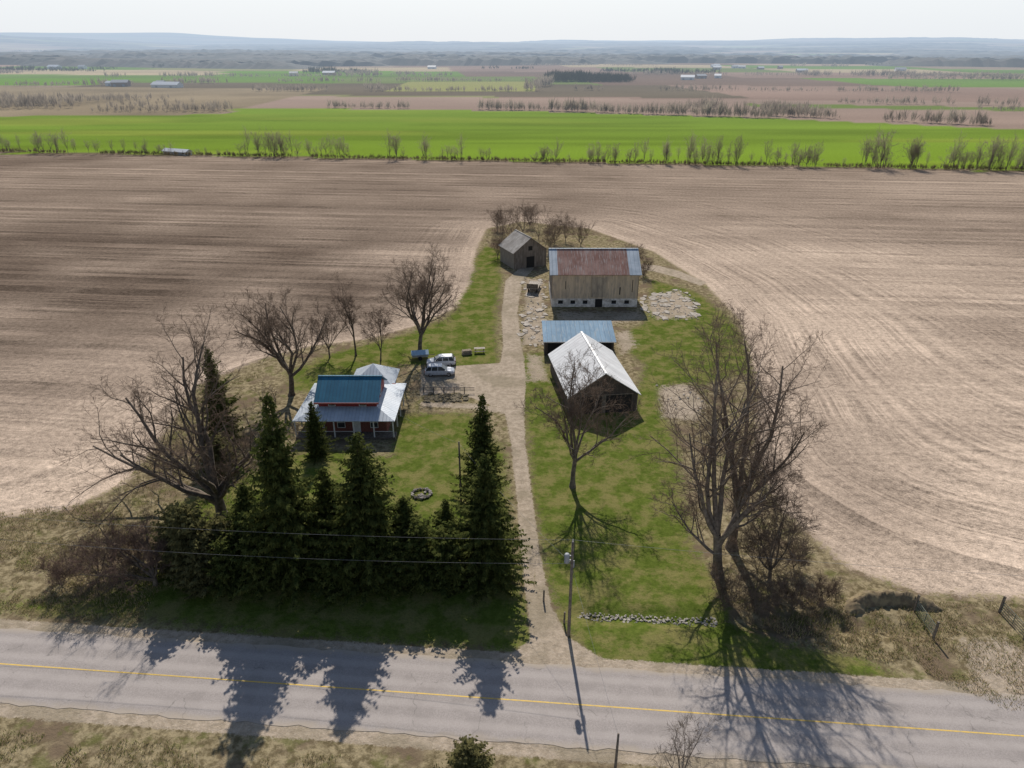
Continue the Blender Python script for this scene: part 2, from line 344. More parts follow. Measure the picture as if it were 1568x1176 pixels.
wv=nd(nt,'VectorMath',operation='ADD'); L(nt,co,wv.inputs[0]); nz=nd(nt,'TexNoise'); nz.inputs['Scale'].default_value=1.2; L(nt,co,nz.inputs[0]); L(nt,nz.outputs['Color'],wv.inputs[1]); L(nt,wv.outputs[0],vo.inputs['Vector'])
crk=mth(nt,'MULTIPLY',ramp(nt,vo.outputs['Distance'],.009,.0),ramp(nt,f2,.45,.6))
c=mix(nt,mth(nt,'MULTIPLY',crk,.5),c,(.11,.10,.09))
L(nt,c,bs.inputs['Base Color']); bs.inputs['Roughness'].default_value=.85; bs.inputs['Specular IOR Level'].default_value=.25; bump(nt,bs,f1,.25,.02); ASPH=m
sl=-.085
def strip(name,o0,o1,z,mt,x0=-400,x1=400,nd_=400,wav=0,across=False):
    V=[];F=[];A=[]
    k=8 if across else 1
    for i in range(nd_+1):
        xx=x0+(x1-x0)*i/nd_
        for j in range(k+1):
            o=o0+(o1-o0)*j/k
            if j in(0,k) and wav: o+= wav*(_tab[i%256,j]-.5)
            V.append((xx,39.45+sl*xx+o,z)); A.append(o)
    for i in range(nd_):
        for j in range(k):
            a_=i*(k+1)+j; F.append((a_,a_+k+1,a_+k+2,a_+1))
    o=mesh_py(name,V,F,mt)
    if across:
        at=o.data.attributes.new('across','FLOAT','POINT'); at.data.foreach_set('value',np.array(A,dtype=np.float32))
    return o
strip('road',-3.75,3.8,.025,ASPH,nd_=800,wav=.3,across=True)
YEL=mat('yellow_road_paint',(.68,.45,.09),(.44,.34,.16),6,.7,0,lo=.4,hi=.75)
strip('road_centre_line',-.06,.06,.031,YEL,nd_=200)
# ------------------------------------------------------------ trees
def gen_tree(seed,H,limbs,r0,dens=1.,twigr=.012,trunkH=.2,lean=(0,0),levels=3,wob=.16,sc=1.,fine=5,fw=.011,fl=.75):
    rd=random.Random(seed); V=[];F=[];M=[]; tips=[]; G_=rd.gauss
    def poly(p,d,Ln,r,r1,nseg,up,w):
        pts=[p.copy()]; rad=[r]; st=Ln/nseg; d=d.normalized()
        for i in range(nseg):
            d=(d+Vector((G_(0,w),G_(0,w),G_(0,w)+up))).normalized()
            p=p+d*st; pts.append(p.copy()); rad.append(r+(r1-r)*(i+1)/nseg)
        return pts,rad
    def emit(pts,rad,s,mi):
        a=len(F); tube(pts,rad,s,V,F); M.extend([mi]*(len(F)-a))
    def side(d,ang,az):
        a=d.orthogonal().normalized(); b=d.cross(a)
        return (d*math.cos(ang)+(a*math.cos(az)+b*math.sin(az))*math.sin(ang)).normalized()
    def grow(p,d,Ln,r,lv):
        nseg=[6,6,4,3,2][lv]
        pts,rad=poly(p,d,Ln,r,max(r*.25,twigr*.6),nseg,[.05,.05,.035,.02,0][lv],[.1,wob,.2,.24,.25][lv])
        emit(pts,rad,[8,6,4,3,3][lv],0 if lv<3 else 1)
        if lv>=levels:
            tips.append((*pts[0],*pts[-1]))
        if lv>levels: return
        nc=max(2,int(round([0,9,7,5,4][lv]*dens*(.8+.4*rd.random()))))
        az=rd.random()*6.28
        for k in range(nc):
            t=.2+.8*(k+rd.random()*.8)/nc; t=min(t,.98)
            f=t*nseg; i=min(int(f),nseg-1); f-=i
            q=pts[i].lerp(pts[i+1],f); dd=(pts[i+1]-pts[i]).normalized(); rr_=rad[i]*(1-f)+rad[i+1]*f
            az+=2.4+rd.random()*.6
            nd2=side(dd,math.radians(rd.uniform(28,62)),az); nd2.z+=.18
            ll=Ln*rd.uniform(.36,.6)*(1.1-.5*t)
            grow(q,nd2,max(ll,.35),max(rr_*.55,twigr),lv+1)
    tp=Vector((0,0,-.2)); th=trunkH*H
    pts,rad=poly(tp,Vector((lean[0],lean[1],1)),th,r0*1.0,r0*.72,5,.03,.05)
    rad[0]=r0*1.5; emit(pts,rad,9,0)
    for (az,tilt,ln,tt) in limbs:
        ln*=sc
        f=tt*5; i=min(int(f),4); f-=i; q=pts[i].lerp(pts[i+1],min(f,1.))
        a=math.radians(az); t=math.radians(tilt); d=Vector((math.cos(a)*math.sin(t),math.sin(a)*math.sin(t),math.cos(t)))
        grow(q,d,ln,r0*(.5+.15*rd.random())*min(1,ln/(H*.6))**.5,1)
    V=np.array(V);F=np.array(F);M=np.array(M); F3=np.zeros((0,3),int)
    if fine:
        r=np.random.default_rng(seed); T=np.repeat(np.array(tips),fine,0); k=len(T); t=r.random(k)[:,None]
        A,B=T[:,:3],T[:,3:]; ln=np.linalg.norm(B-A,axis=1)[:,None]; d=(B-A)/np.maximum(ln,1e-3)
        q=A+(B-A)*t; dr=d+r.normal(0,.55,(k,3)); dr[:,2]+=.15; dr/=np.linalg.norm(dr,axis=1)[:,None]
        s=np.cross(dr,r.normal(0,1,(k,3))); s/=np.linalg.norm(s,axis=1)[:,None]
        tip=q+dr*r.uniform(.4,1.1,(k,1))*fl
        VV=np.stack([q-s*fw,q+s*fw,tip],1).reshape(-1,3); F3=np.arange(len(VV)).reshape(-1,3)+len(V); V=np.concatenate([V,VV]); M=np.concatenate([M,np.ones(k)])
    return V,F,M,F3
def put_tree(name,loc,args,mats=(BARK,TWIG),rz=0):
    V,F,M,F3=gen_tree(**args); o=mesh_np(name,V,[F,F3],mats,M,smooth=True); o.location=loc; o.rotation_euler[2]=rz; return o
def ring(n,tilt,ln,seed=0):
    r=random.Random(seed); o=r.random()*360
    return [(o+i*360/n+r.uniform(-20,20),tilt*r.uniform(.6,1.25),ln*r.uniform(.8,1.1),r.uniform(.7,1)) for i in range(n)]
put_tree('maple_tree',(-31.5,63.5,0),dict(seed=1,H=20,r0=.62,trunkH=.17,limbs=[(178,66,17,.45),(190,42,14,.8),(150,18,16,1),(80,20,15,1),(25,30,11,.9),(270,34,11,.9),(215,50,11,.6),(340,48,7,.7)],wob=.15))
put_tree('maple_tree',(-32.2,93.1,0),dict(seed=2,H=17,r0=.42,trunkH=.24,limbs=ring(6,34,11,3)+[(90,4,11.5,1)],dens=1.),(BARK,TWIG))
put_tree('maple_tree',(-15.3,109,0),dict(seed=3,H=16,r0=.38,trunkH=.26,limbs=ring(7,26,11,5)+[(0,5,11.5,1)],dens=1.))
put_tree('ash_tree',(7,69.2,0),dict(seed=4,H=16.4,r0=.3,trunkH=.3,limbs=ring(6,26,9,6)+[(90,6,11,1)],dens=.95),(BARKL,TWIG))
put_tree('elm_tree',(19.8,54,0),dict(seed=5,H=24,r0=.5,trunkH=.22,sc=.85,limbs=[(165,24,18,1),(120,8,20,1),(195,38,14,.9),(60,14,18,1),(270,24,13,.8),(20,26,13,.7),(175,50,9,.5)],wob=.12),(BARKL,TWIG))
put_tree('elm_tree',(22.3,58,0),dict(seed=16,H=25,r0=.5,trunkH=.25,sc=.82,limbs=[(60,16,19,1),(15,22,17,1),(345,32,13,.9),(100,8,19,1),(270,26,13,.8),(350,46,9,.5),(160,16,16,.8)],wob=.12),(BARKL,TWIG))
put_tree('elm_tree',(24.5,53,0),dict(seed=17,H=11,r0=.2,trunkH=.2,limbs=ring(6,34,7,12),dens=.9),(BARKL,TWIG))
put_tree('poplar_tree',(-25.7,107.7,0),dict(seed=6,H=13.3,r0=.17,trunkH=.35,limbs=ring(5,13,6.5,7)+[(0,3,8.3,1)],dens=.7),(BARK,TWIG))
put_tree('young_tree',(-29.8,106.8,0),dict(seed=7,H=8.8,r0=.14,trunkH=.25,limbs=ring(6,28,5.3,8),dens=.7),(BARK,TWIG))
put_tree('young_tree',(-21.3,105.8,0),dict(seed=8,H=9.1,r0=.13,trunkH=.25,limbs=ring(6,24,6,9),dens=.7),(BARK,TWIG))
put_tree('willow_tree',(-33.7,52.6,0),dict(seed=9,H=7,r0=.26,trunkH=.16,limbs=[(170,66,7.5,.8),(150,48,6,1),(200,74,6.5,.6),(90,40,5,1),(10,40,3.5,1),(180,30,6,1),(240,62,5,.8)],dens=.9,wob=.22),(BARK,TWIGR))
put_tree('bare_shrub',(-39.5,53.6,0),dict(seed=10,H=5,r0=.08,trunkH=.1,limbs=ring(9,42,4,10),dens=.65,fine=3),(BARK,TWIGR))
for i,(a,b,h) in enumerate([(-37,56,4),(-42.5,52.4,3),(22,49.2,4.2),(25.5,49.4,3.2),(19.8,50.2,3.6),(28.5,50.2,2.6),(23.8,54.6,4.4),(27.5,55,3.2)]):
    put_tree('bare_shrub',(a,b,0),dict(seed=30+i,H=h,r0=.05,trunkH=.08,limbs=ring(8,40,h*.85,10+i),dens=.6,fine=3),(BARK,TWIGR if i<2 else TWIG))
put_tree('bare_shrub',(11.8,32.6,0),dict(seed=40,H=5,r0=.09,trunkH=.14,limbs=ring(6,38,3.6,14),dens=.6,twigr=.008,fine=2),(BARKL,BARKL))
for i,(a,b,h) in enumerate([(-2.5,188,9),(2.9,191,10),(7,186,9),(11,181,8.5),(14,184,8),(17.5,179,7),(27.5,158,6.5),(29,152,5),(-4,196,7),(5,199,8),(-3.5,168,6),(-.5,176,8),(9.5,172,8)]):
    put_tree('bare_tree',(a,b,0),dict(seed=50+i,H=h,r0=.10,trunkH=.12,limbs=ring(7,28,h*.72,20+i),dens=.8,levels=2,twigr=.014,fw=.013,fine=6,fl=1.),(BARKL,TWIG))
def gen_spruce(seed,H,Rm,gap=.24,shape=.75,upt=.0,base=.04):
    r=np.random.default_rng(seed); tv=[];tf=[]
    tube([Vector((0,0,-.2)),Vector((0,0,H*.5)),Vector((0,0,H))],[H*.017,H*.01,.02],6,tv,tf)
    z=base*H; tris=[]
    lob=r.random(8)
    while z<H-.15:
        rel=(z/H-base)/(1-base); Rz=Rm*(max(1-rel,0)**shape)*(1-.35*max(0,.12-rel)/.12)
        nb_=int(6+6*(1-rel)) ; az0=r.random()*6.28; big=.7+.6*r.random()
        for k in range(nb_):
            az=az0+k*2*math.pi/nb_+r.normal(0,.22)
            Lb=Rz*big*(.5+.8*r.random())*(.8+.4*lob[int(az/6.2832*8)%8])+.12
            ca,sa=math.cos(az),math.sin(az); z0=z+r.normal(0,.2); dr=.30*(1-rel)-.25*rel*1.2+r.normal(0,.1)-upt
            ns=max(2,int(Lb/.24))
            for s in range(ns):
                t=(s+.6+r.random()*.3)/ns; rr=Lb*t; zz=z0-dr*rr+.14*rr*t*t*1.2
                wl=(.22+.5*(1-t)*min(Lb,2.6)/1.6)
                for sg in (-1,1):
                    an=az+sg*(.75+r.normal(0,.2)); l=wl*(.8+.5*r.random())
                    p0=np.array([ca*rr,sa*rr,zz]); dirv=np.array([math.cos(an),math.sin(an),-.25+r.normal(0,.25)])
                    sd=np.array([-math.sin(an),math.cos(an),r.normal(0,.5)]); w=.10+.10*r.random()
                    tris.append((p0-sd*w,p0+sd*w,p0+dirv*l))
                if r.random()<.5:
                    p0=np.array([ca*rr,sa*rr,zz]); tris.append((p0+[sa*.12,-ca*.12,0],p0-[sa*.12,-ca*.12,0],p0+np.array([ca*.2+r.normal(0,.1),sa*.2+r.normal(0,.1),-.35])))
        z+=gap*(.7+.6*r.random())*(.75+.5*(1-rel))
    for k in range(8):
        a=k*.8; tris.append((np.array([-.05,0,H-.5]),np.array([.05,.02,H-.5]),np.array([.12*math.cos(a),.12*math.sin(a),H+.25*r.random()])))
    tv=np.array(tv); tf=np.array(tf); tr=np.array(tris).reshape(-1,3); ti=np.arange(len(tr)).reshape(-1,3)+len(tv)
    return np.concatenate([tv,tr]),tf,ti
def spruce_mesh(seed,H,Rm,mat_,**k):
    V,F4,F3=gen_spruce(seed,H,Rm,**k)
    return mesh_np('spruce_mesh',V,[F4,F3],[BARK,mat_],np.concatenate([np.zeros(len(F4)),np.ones(len(F3))]),link_it=False)
SP=[spruce_mesh(60,15,4.1,NEED,shape=.85),spruce_mesh(61,15,4.3,NEED,shape=.85),spruce_mesh(62,15,4.0,NEED,shape=.8)]
CE=[spruce_mesh(63,8,2.4,CEDAR,shape=.5,upt=.35,gap=.22),spruce_mesh(64,8,2.2,NEED,shape=.55,upt=.3,gap=.22)]
for i,(nm,M_,a,b,h,w) in enumerate([
 ('spruce_tree',SP[0],-20.6,53.5,19.6,1.0),('spruce_tree',SP[1],-13.5,53.6,15.8,.98),('spruce_tree',SP[2],-2.4,53.4,13.8,.96),
 ('spruce_tree',SP[0],-3.1,66,13.4,.7),('spruce_tree',SP[1],-17.2,54.8,11.5,.75),('spruce_tree',SP[2],-10.0,54.2,8.8,.7),
 ('spruce_tree',SP[0],-6.2,55.2,7.8,.65),('spruce_tree',SP[2],-36.7,79,13.2,.7),('spruce_tree',SP[1],-24.1,75.9,7.6,.42),('spruce_tree',SP[1],-24.6,54.6,10,.75)]):
    o=bpy.data.objects.new(nm,M_); link(o); o.location=(a,b,0); o.rotation_euler[2]=i*1.9; o.scale=(w,w,h/15)
for i,(M_,a,b,h,w) in enumerate([(CE[0],-30,53.4,8.4,1.1),(CE[1],-23.3,52,8.2,1.1),(CE[1],-8.6,52.6,7.2,1.1),(CE[1],-6,52.4,6.6,1.1),(CE[0],-27.2,54,6.5,1.),(CE[1],-11.4,52.2,6.,1.05),(CE[1],-26.2,51.6,6.,.9),(CE[0],-31.9,55,7.,.9),(CE[1],-16.4,51.8,6.,1.1),(CE[0],-3,32.6,3.9,.62),(CE[0],-34.5,72,5,.9),(CE[0],-28.6,52.2,5.5,.9)]):
    o=bpy.data.objects.new('cedar_tree',M_); link(o); o.location=(a,b,0); o.rotation_euler[2]=i*1.3; o.scale=(w,w,h/8)
TPL=[gen_tree(100+i,8,ring(6,[24,16,30,20][i],[6,6.4,5,6.2][i],40+i),.10,dens=.55,levels=2,twigr=.012,trunkH=[.2,.3,.15,.25][i],fine=6,fw=.012,fl=1.) for i in range(4)]
TPT=[]
for i in range(6):
    r=np.random.default_rng(200+i); vs=[];fs=[]
    for k in range(26):
        az=r.random()*6.28; tl=abs(r.normal(.28,.25)); ln=.8*(.5+.6*r.random()); z0=.03+.3*r.random()
        p=np.array([math.cos(az)*.05,math.sin(az)*.05,z0]); dd=np.array([math.cos(az)*math.sin(tl),math.sin(az)*math.sin(tl),math.cos(tl)])
        a_=r.random()*6.28; sd=np.array([math.cos(a_),math.sin(a_),.2])*(.012+.018*r.random())
        q=p+dd*ln*.6; b=len(vs); vs+=[p,q+sd,q+dd*.4*ln,q-sd]; fs+=[(b,b+1,b+2,b+3)]
    TPT.append((np.array(vs),np.array(fs)))
def merge(name,items,mats):
    Vs=[];Fs=[];Ms=[];F3=[];b=0; M3=[]
    for it in items:
        V,F,M=it[:3]; T3=it[3] if len(it)==8 else None; loc,sx,sz,rz=it[-4:]
        c_,s_=math.cos(rz),math.sin(rz); W=np.empty_like(V)
        W[:,0]=(V[:,0]*c_-V[:,1]*s_)*sx+loc[0]; W[:,1]=(V[:,0]*s_+V[:,1]*c_)*sx+loc[1]; W[:,2]=V[:,2]*sz+loc[2]
        Vs.append(W); Fs.append(F+b); Ms.append(M[:len(F)] if M is not None else np.zeros(len(F)))
        if T3 is not None: F3.append(T3+b); M3.append(np.ones(len(T3)))
        b+=len(V)
    return mesh_np(name,np.concatenate(Vs),[np.concatenate(Fs)]+([np.concatenate(F3)] if F3 else []),mats,np.concatenate(Ms+M3))
def H1(a,b): return float(hgt(np.array([float(a)]),np.array([float(b)]))[0])
items=[]
def fence_y(a): return 327-.125*a
segs=[(-232,-205,10,6,10),(-200,-150,12,4,7),(-128,-98,18,7,12),(-95,-75,10,6,10),(-56,-50,2,9,10.5),(-40,-22,11,5,10),(-14,-8,4,4,7),(12,20,8,6,10),(32,58,20,5,10),(64,98,30,6,12),(108,130,17,6,11),(146,170,18,7,13),(180,225,44,7,13),(228,300,52,6,12),(-300,-235,18,5,9)]
for a0,a1,k,h0,h1 in segs:
    for i in range(k):
        a=U(a0,a1); t=random.choice(TPL); h=U(h0*.8,h1)/8
        items.append((*t,(a,fence_y(a)+U(-1.5,1.5),0),h*U(.5,.85),h,R()*6.28))
for i in range(60):
    a=U(-300,300); h=U(2.5,6.5)/8; items.append((*random.choice(TPL),(a,fence_y(a)+U(-1.5,1.5),0),h*U(.6,1.),h,R()*6.28))
for a,h in ((154,16),(-52,11),(166,11)):
    items.append((*TPL[0],(a,fence_y(a),0),h/8,h/8,R()*6))
merge('hedgerow_trees',items,(FARBK,FARTW))
items=[]
brk=vn(np.linspace(-330,340,1900),np.zeros(1900),14,3)
for i in range(1900):
    a=-330+670*i/1900
    if brk[i]<.22: continue
    h=U(.8,2.4); items.append((*TPT[i%6],None,(a+U(-1,1),fence_y(a)+U(-2,2),0),h*U(.8,1.5),h,R()*6.28))
merge('hedgerow_brush',items,(BRUSH,))
items=[];items2=[]
def line(x0,y0,x1,y1,nn_,h0,h1,w=6,tgt=None,sxy=(.5,1.),k=2.2):
    tgt=items if tgt is None else tgt
    nn_=int(nn_*k)
    t=rng.random(nn_); t=t[vn(t*math.hypot(x1-x0,y1-y0),t*0,30,int(abs(x0+y0))%90)>.34]; nn_=len(t)
    A=x0+(x1-x0)*t+rng.uniform(-w,w,nn_); B=y0+(y1-y0)*t+rng.uniform(-w,w,nn_); HH=hgt(A,B)-.3
    hv=.45+1.1*vn(t*math.hypot(x1-x0,y1-y0),t*0,40,5)
    for a,b,z_,q in zip(A,B,HH,hv):
        h=U(h0*.6,h1)*.85*q; tgt.append((*TPT[random.randrange(6)],None,(a,b,z_),h*U(*sxy),h,R()*6.28))
line(-190,640,30,606,130,5,10,4); line(30,603,190,536,110,7,12,5); line(190,560,330,470,110,6,12,5); line(330,470,600,400,110,6,11,5)
line(150,610,300,560,200,8,13,14); line(-640,555,-380,566,40,4,8,8); line(-560,640,-300,640,330,8,13,30); line(-360,590,-225,600,80,5,10,12)
line(-700,700,-330,720,220,8,12,30); line(250,700,640,600,120,6,10,7); line(330,620,700,520,100,5,9,7)
line(-330,870,-150,885,110,8,12,10); line(-150,872,30,868,70,5,9,4); line(20,870,60,1130,80,10,16,10); line(60,900,500,860,150,5,10,6)
line(-900,980,-560,1010,110,8,12,12); line(-560,1000,-300,1120,130,8,12,14); line(400,900,1000,760,140,7,11,8)
line(-700,1300,-100,1330,220,7,11,10); line(100,1400,900,1300,240,7,11,10); line(-300,1120,60,1135,120,6,10,6)
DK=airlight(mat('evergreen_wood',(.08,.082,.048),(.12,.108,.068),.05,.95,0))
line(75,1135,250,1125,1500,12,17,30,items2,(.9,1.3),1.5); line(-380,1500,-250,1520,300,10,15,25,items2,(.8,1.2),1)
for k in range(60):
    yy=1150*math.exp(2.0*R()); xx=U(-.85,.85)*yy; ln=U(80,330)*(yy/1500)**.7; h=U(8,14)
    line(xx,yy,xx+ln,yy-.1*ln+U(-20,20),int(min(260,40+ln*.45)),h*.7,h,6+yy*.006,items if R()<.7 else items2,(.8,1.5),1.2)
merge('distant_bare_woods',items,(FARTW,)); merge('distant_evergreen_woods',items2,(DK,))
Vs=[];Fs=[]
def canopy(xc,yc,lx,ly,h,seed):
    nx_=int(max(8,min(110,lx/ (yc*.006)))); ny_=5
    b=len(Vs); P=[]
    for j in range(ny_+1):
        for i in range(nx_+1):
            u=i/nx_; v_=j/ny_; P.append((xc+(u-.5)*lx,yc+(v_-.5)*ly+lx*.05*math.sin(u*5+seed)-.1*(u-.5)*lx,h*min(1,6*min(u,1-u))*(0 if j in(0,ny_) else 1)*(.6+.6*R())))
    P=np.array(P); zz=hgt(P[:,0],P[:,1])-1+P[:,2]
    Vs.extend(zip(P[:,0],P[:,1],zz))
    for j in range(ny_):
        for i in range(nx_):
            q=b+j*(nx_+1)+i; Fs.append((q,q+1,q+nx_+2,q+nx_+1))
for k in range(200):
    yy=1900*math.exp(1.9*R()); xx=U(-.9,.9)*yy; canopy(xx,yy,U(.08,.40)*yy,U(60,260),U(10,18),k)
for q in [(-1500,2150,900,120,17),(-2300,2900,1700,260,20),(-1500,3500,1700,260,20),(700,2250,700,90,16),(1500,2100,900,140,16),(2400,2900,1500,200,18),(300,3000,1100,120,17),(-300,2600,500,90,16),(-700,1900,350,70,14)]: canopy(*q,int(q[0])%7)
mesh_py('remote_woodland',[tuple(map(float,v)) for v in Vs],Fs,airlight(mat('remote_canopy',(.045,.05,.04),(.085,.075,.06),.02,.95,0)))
def far_barn(name,a,b,l,w,h,rm_,wm,rz=0):
    e=empty(name,(a,b,H1(a,b)),rz); box('walls',-l/2,l/2,-w/2,w/2,-1,h,wm,e)
    slab('roof_front',[(-l/2-.5,-w/2-.5,h-.1),(l/2+.5,-w/2-.5,h-.1),(l/2+.5,0,h+w*.25),(-l/2-.5,0,h+w*.25)],.2,rm_,e)
    slab('roof_back',[(l/2+.5,w/2+.5,h-.1),(-l/2-.5,w/2+.5,h-.1),(-l/2-.5,0,h+w*.25),(l/2+.5,0,h+w*.25)],.2,rm_,e)
    mesh_py('gable_walls',[(-l/2,-w/2,h),(-l/2,w/2,h),(-l/2,0,h+w*.23),(l/2,-w/2,h),(l/2,w/2,h),(l/2,0,h+w*.23)],[(0,2,1),(3,4,5)],wm,e)
    boxes('doors',[(-1.5+k,1.5+k,-w/2-.05,-w/2-.003,0,h*.6) for k in ((-l*.3,l*.25) if l>12 else (0,))],GR,e)
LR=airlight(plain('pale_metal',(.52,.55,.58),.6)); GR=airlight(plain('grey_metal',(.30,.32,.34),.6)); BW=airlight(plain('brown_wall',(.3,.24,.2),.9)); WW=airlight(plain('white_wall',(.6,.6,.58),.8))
for nm,a,b,l,w,h,r_,w_ in [('distant_livestock_barn',-430,960,36,13,3.5,LR,WW),('distant_barn',-500,985,20,12,5,GR,BW),('distant_barn',-520,1000,12,8,4,LR,WW),('distant_farmhouse',-460,1010,11,9,4,GR,WW),('distant_barn',-480,690,16,9,4,GR,BW),('distant_farmhouse',-498,672,11,8,3.5,LR,WW),('distant_barn',268,1180,20,12,4,LR,WW),('distant_barn',300,1230,16,10,4,GR,BW),('distant_barn',330,1240,10,10,4,LR,WW),('distant_barn',560,1500,20,12,4,LR,BW),('distant_barn',-1000,1700,26,14,5,LR,WW),('distant_farmhouse',-950,1720,14,12,5,GR,WW),('distant_barn',-180,1750,18,12,4,GR,WW),('distant_barn',1200,2100,26,14,5,LR,WW),('distant_barn',-1300,1600,22,14,5,GR,WW),('distant_shed',-158,350,14,4,1.6,LR,WW),('distant_farmhouse',-380,1350,14,10,5,GR,WW),('distant_barn',-330,1400,22,12,4,LR,BW),('distant_barn',-560,2100,26,14,5,LR,WW),('distant_barn',800,1600,20,12,4,GR,WW)]+[('distant_farmhouse',430+U(0,170),1640+U(0,220),U(9,15),U(8,10),U(3.5,5),(LR,GR)[k%2],(WW,BW)[k%3==0]) for k in range(9)]:
    far_barn(nm,a,b,l,w,h,r_,w_,U(-.4,.4))
# ------------------------------------------------------------ farmhouse
BLUE=roofmat('blue_metal_roof',(.02,.12,.20),(.03,.15,.235),0,.6,.0,.45,spec=.2)
GALV=roofmat('galvanised_roof',(.52,.56,.60),(.42,.47,.52),0,.5,.2,.45)
GALVY=roofmat('galvanised_roof_side',(.52,.56,.60),(.42,.47,.52),1,.5,.2,.45)
m,nt,bs=newmat('red_brick'); bt=nd(nt,'TexBrick')
mp=nd(nt,'Mapping'); L(nt,objco(nt),mp.inputs[0]); mp.inputs['Rotation'].default_value=(math.pi/2,0,0); L(nt,mp.outputs[0],bt.inputs['Vector'])
bt.inputs['Scale'].default_value=4; bt.inputs['Color1'].default_value=(.22,.055,.035,1); bt.inputs['Color2'].default_value=(.15,.04,.03,1); bt.inputs['Mortar'].default_value=(.3,.25,.2,1); bt.inputs['Mortar Size'].default_value=.012
L(nt,bt.outputs[0],bs.inputs['Base Color']); bs.inputs['Roughness'].default_value=.9; BRICK=m
REDS=plain('red_siding',(.28,.03,.03),.6)
def window(name,xc,y,zc,w,h,parent,axis='y',sgn=-1):
    f=.07
    def B(x0,x1,z0,z1,d0,d1):
        a,b=sorted((y+sgn*d0,y+sgn*d1))
        return (x0,x1,a,b,z0,z1) if axis=='y' else (a,b,x0,x1,z0,z1)
    boxes(name+'_frame',[B(xc-w/2-f,xc-w/2,zc-h/2-f,zc+h/2+f,.003,.06),B(xc+w/2,xc+w/2+f,zc-h/2-f,zc+h/2+f,.003,.06),B(xc-w/2,xc+w/2,zc+h/2,zc+h/2+f,.003,.06),B(xc-w/2,xc+w/2,zc-h/2-f,zc-h/2,.003,.08),B(xc-w/2,xc+w/2,zc-.025,zc+.025,.02,.05)],WHITE,parent)
    boxes(name+'_glass',[B(xc-w/2,xc+w/2,zc-h/2,zc+h/2,.003,.015)],GLASS,parent)
e=empty('farmhouse')
box('lower_walls',-26.6,-16.4,81.6,90.6,0,3.1,BRICK,e)
box('upper_walls',-25.1,-17.6,82.2,88.4,3.1,4.75,REDS,e)
mesh_py('upper_gables',[(-25.1,82.2,4.75),(-25.1,88.4,4.75),(-25.1,85.3,6.6),(-17.6,82.2,4.75),(-17.6,88.4,4.75),(-17.6,85.3,6.6)],[(0,2,1),(3,4,5)],REDS,e)
slab('roof_front',[(-25.6,81.75,4.5),(-17.2,81.75,4.5),(-17.2,85.3,6.7),(-25.6,85.3,6.7)],.12,BLUE,e)
slab('roof_back',[(-17.2,88.85,4.5),(-25.6,88.85,4.5),(-25.6,85.3,6.7),(-17.2,85.3,6.7)],.12,BLUE,e)
box('roof_ridge_cap',-25.62,-17.18,85.16,85.44,6.66,6.74,BLUE,e)
boxes('fascia',[(-25.6,-17.2,81.68,81.745,4.3,4.5)],REDS,e)
zo,zi=2.75,3.75
slab('skirt_roof_front',[(-28.1,80.0,zo),(-15,80.0,zo),(-17.6,82.2,zi),(-25.1,82.2,zi)],.1,GALV,e)
slab('skirt_roof_left',[(-28.1,91.4,zo),(-28.1,80.0,zo),(-25.1,82.2,zi),(-25.1,88.4,zi)],.1,GALVY,e)
slab('skirt_roof_right',[(-15,80.0,zo),(-15,91.4,zo),(-17.6,88.4,zi),(-17.6,82.2,zi)],.1,GALVY,e)
slab('skirt_roof_back',[(-15,91.4,zo),(-28.1,91.4,zo),(-25.1,88.4,zi),(-17.6,88.4,zi)],.1,GALV,e)
boxes('porch_posts',[(a-.07,a+.07,80.15,80.29,0.3,zo-.05) for a in (-27.9,-25.4,-22.9,-20.4,-17.8,-15.3)]+[(-15.3,-15.16,b-.07,b+.07,.3,zo-.05) for b in (83,86,89)]+[(-28,-27.86,b-.07,b+.07,.3,zo-.05) for b in (83,86,89)],WHITE,e)
box('porch_floor',-28,-15.1,80.1,81.595,.0,.3,WOOD,e)
boxes('porch_rail',[(-27.8,-22.95,80.2,80.25,1.1,1.16),(-22.85,-20.5,80.2,80.25,1.1,1.16),(-17.7,-15.4,80.2,80.25,1.1,1.16)],WHITE,e)
for k in (-25,-22.3,-18): window('window',k,81.6,1.7,.9,1.4,e)
for k in (-23.4,-19.4): window('upper_window',k,82.2,4.08,.8,.4,e)
window('side_window',84.5,-16.4,1.7,.9,1.3,e,'x',1); window('side_window_rear',88,-16.4,1.7,.9,1.3,e,'x',1); window('gable_window',85.3,-17.6,4.6,.8,1.,e,'x',1)
box('front_door',-20.75,-19.8,81.54,81.597,.3,2.4,WHITE,e); box('porch_steps',-21,-19.6,79.3,80.09,0,.17,CONC,e)
box('rear_walls',-22.6,-17.2,91.42,95.6,0,3,BRICK,e)
ax,ay,az=-19.9,93.2,5.0
c=[(-23,89.6,2.9),(-16.6,89.6,2.9),(-16.6,96,2.9),(-23,96,2.9)]
for i,nm in enumerate(('front','right','back','left')):
    slab('rear_roof_'+nm,[c[i],c[(i+1)%4],(ax,ay,az)],.1,GALV if i%2==0 else GALVY,e)
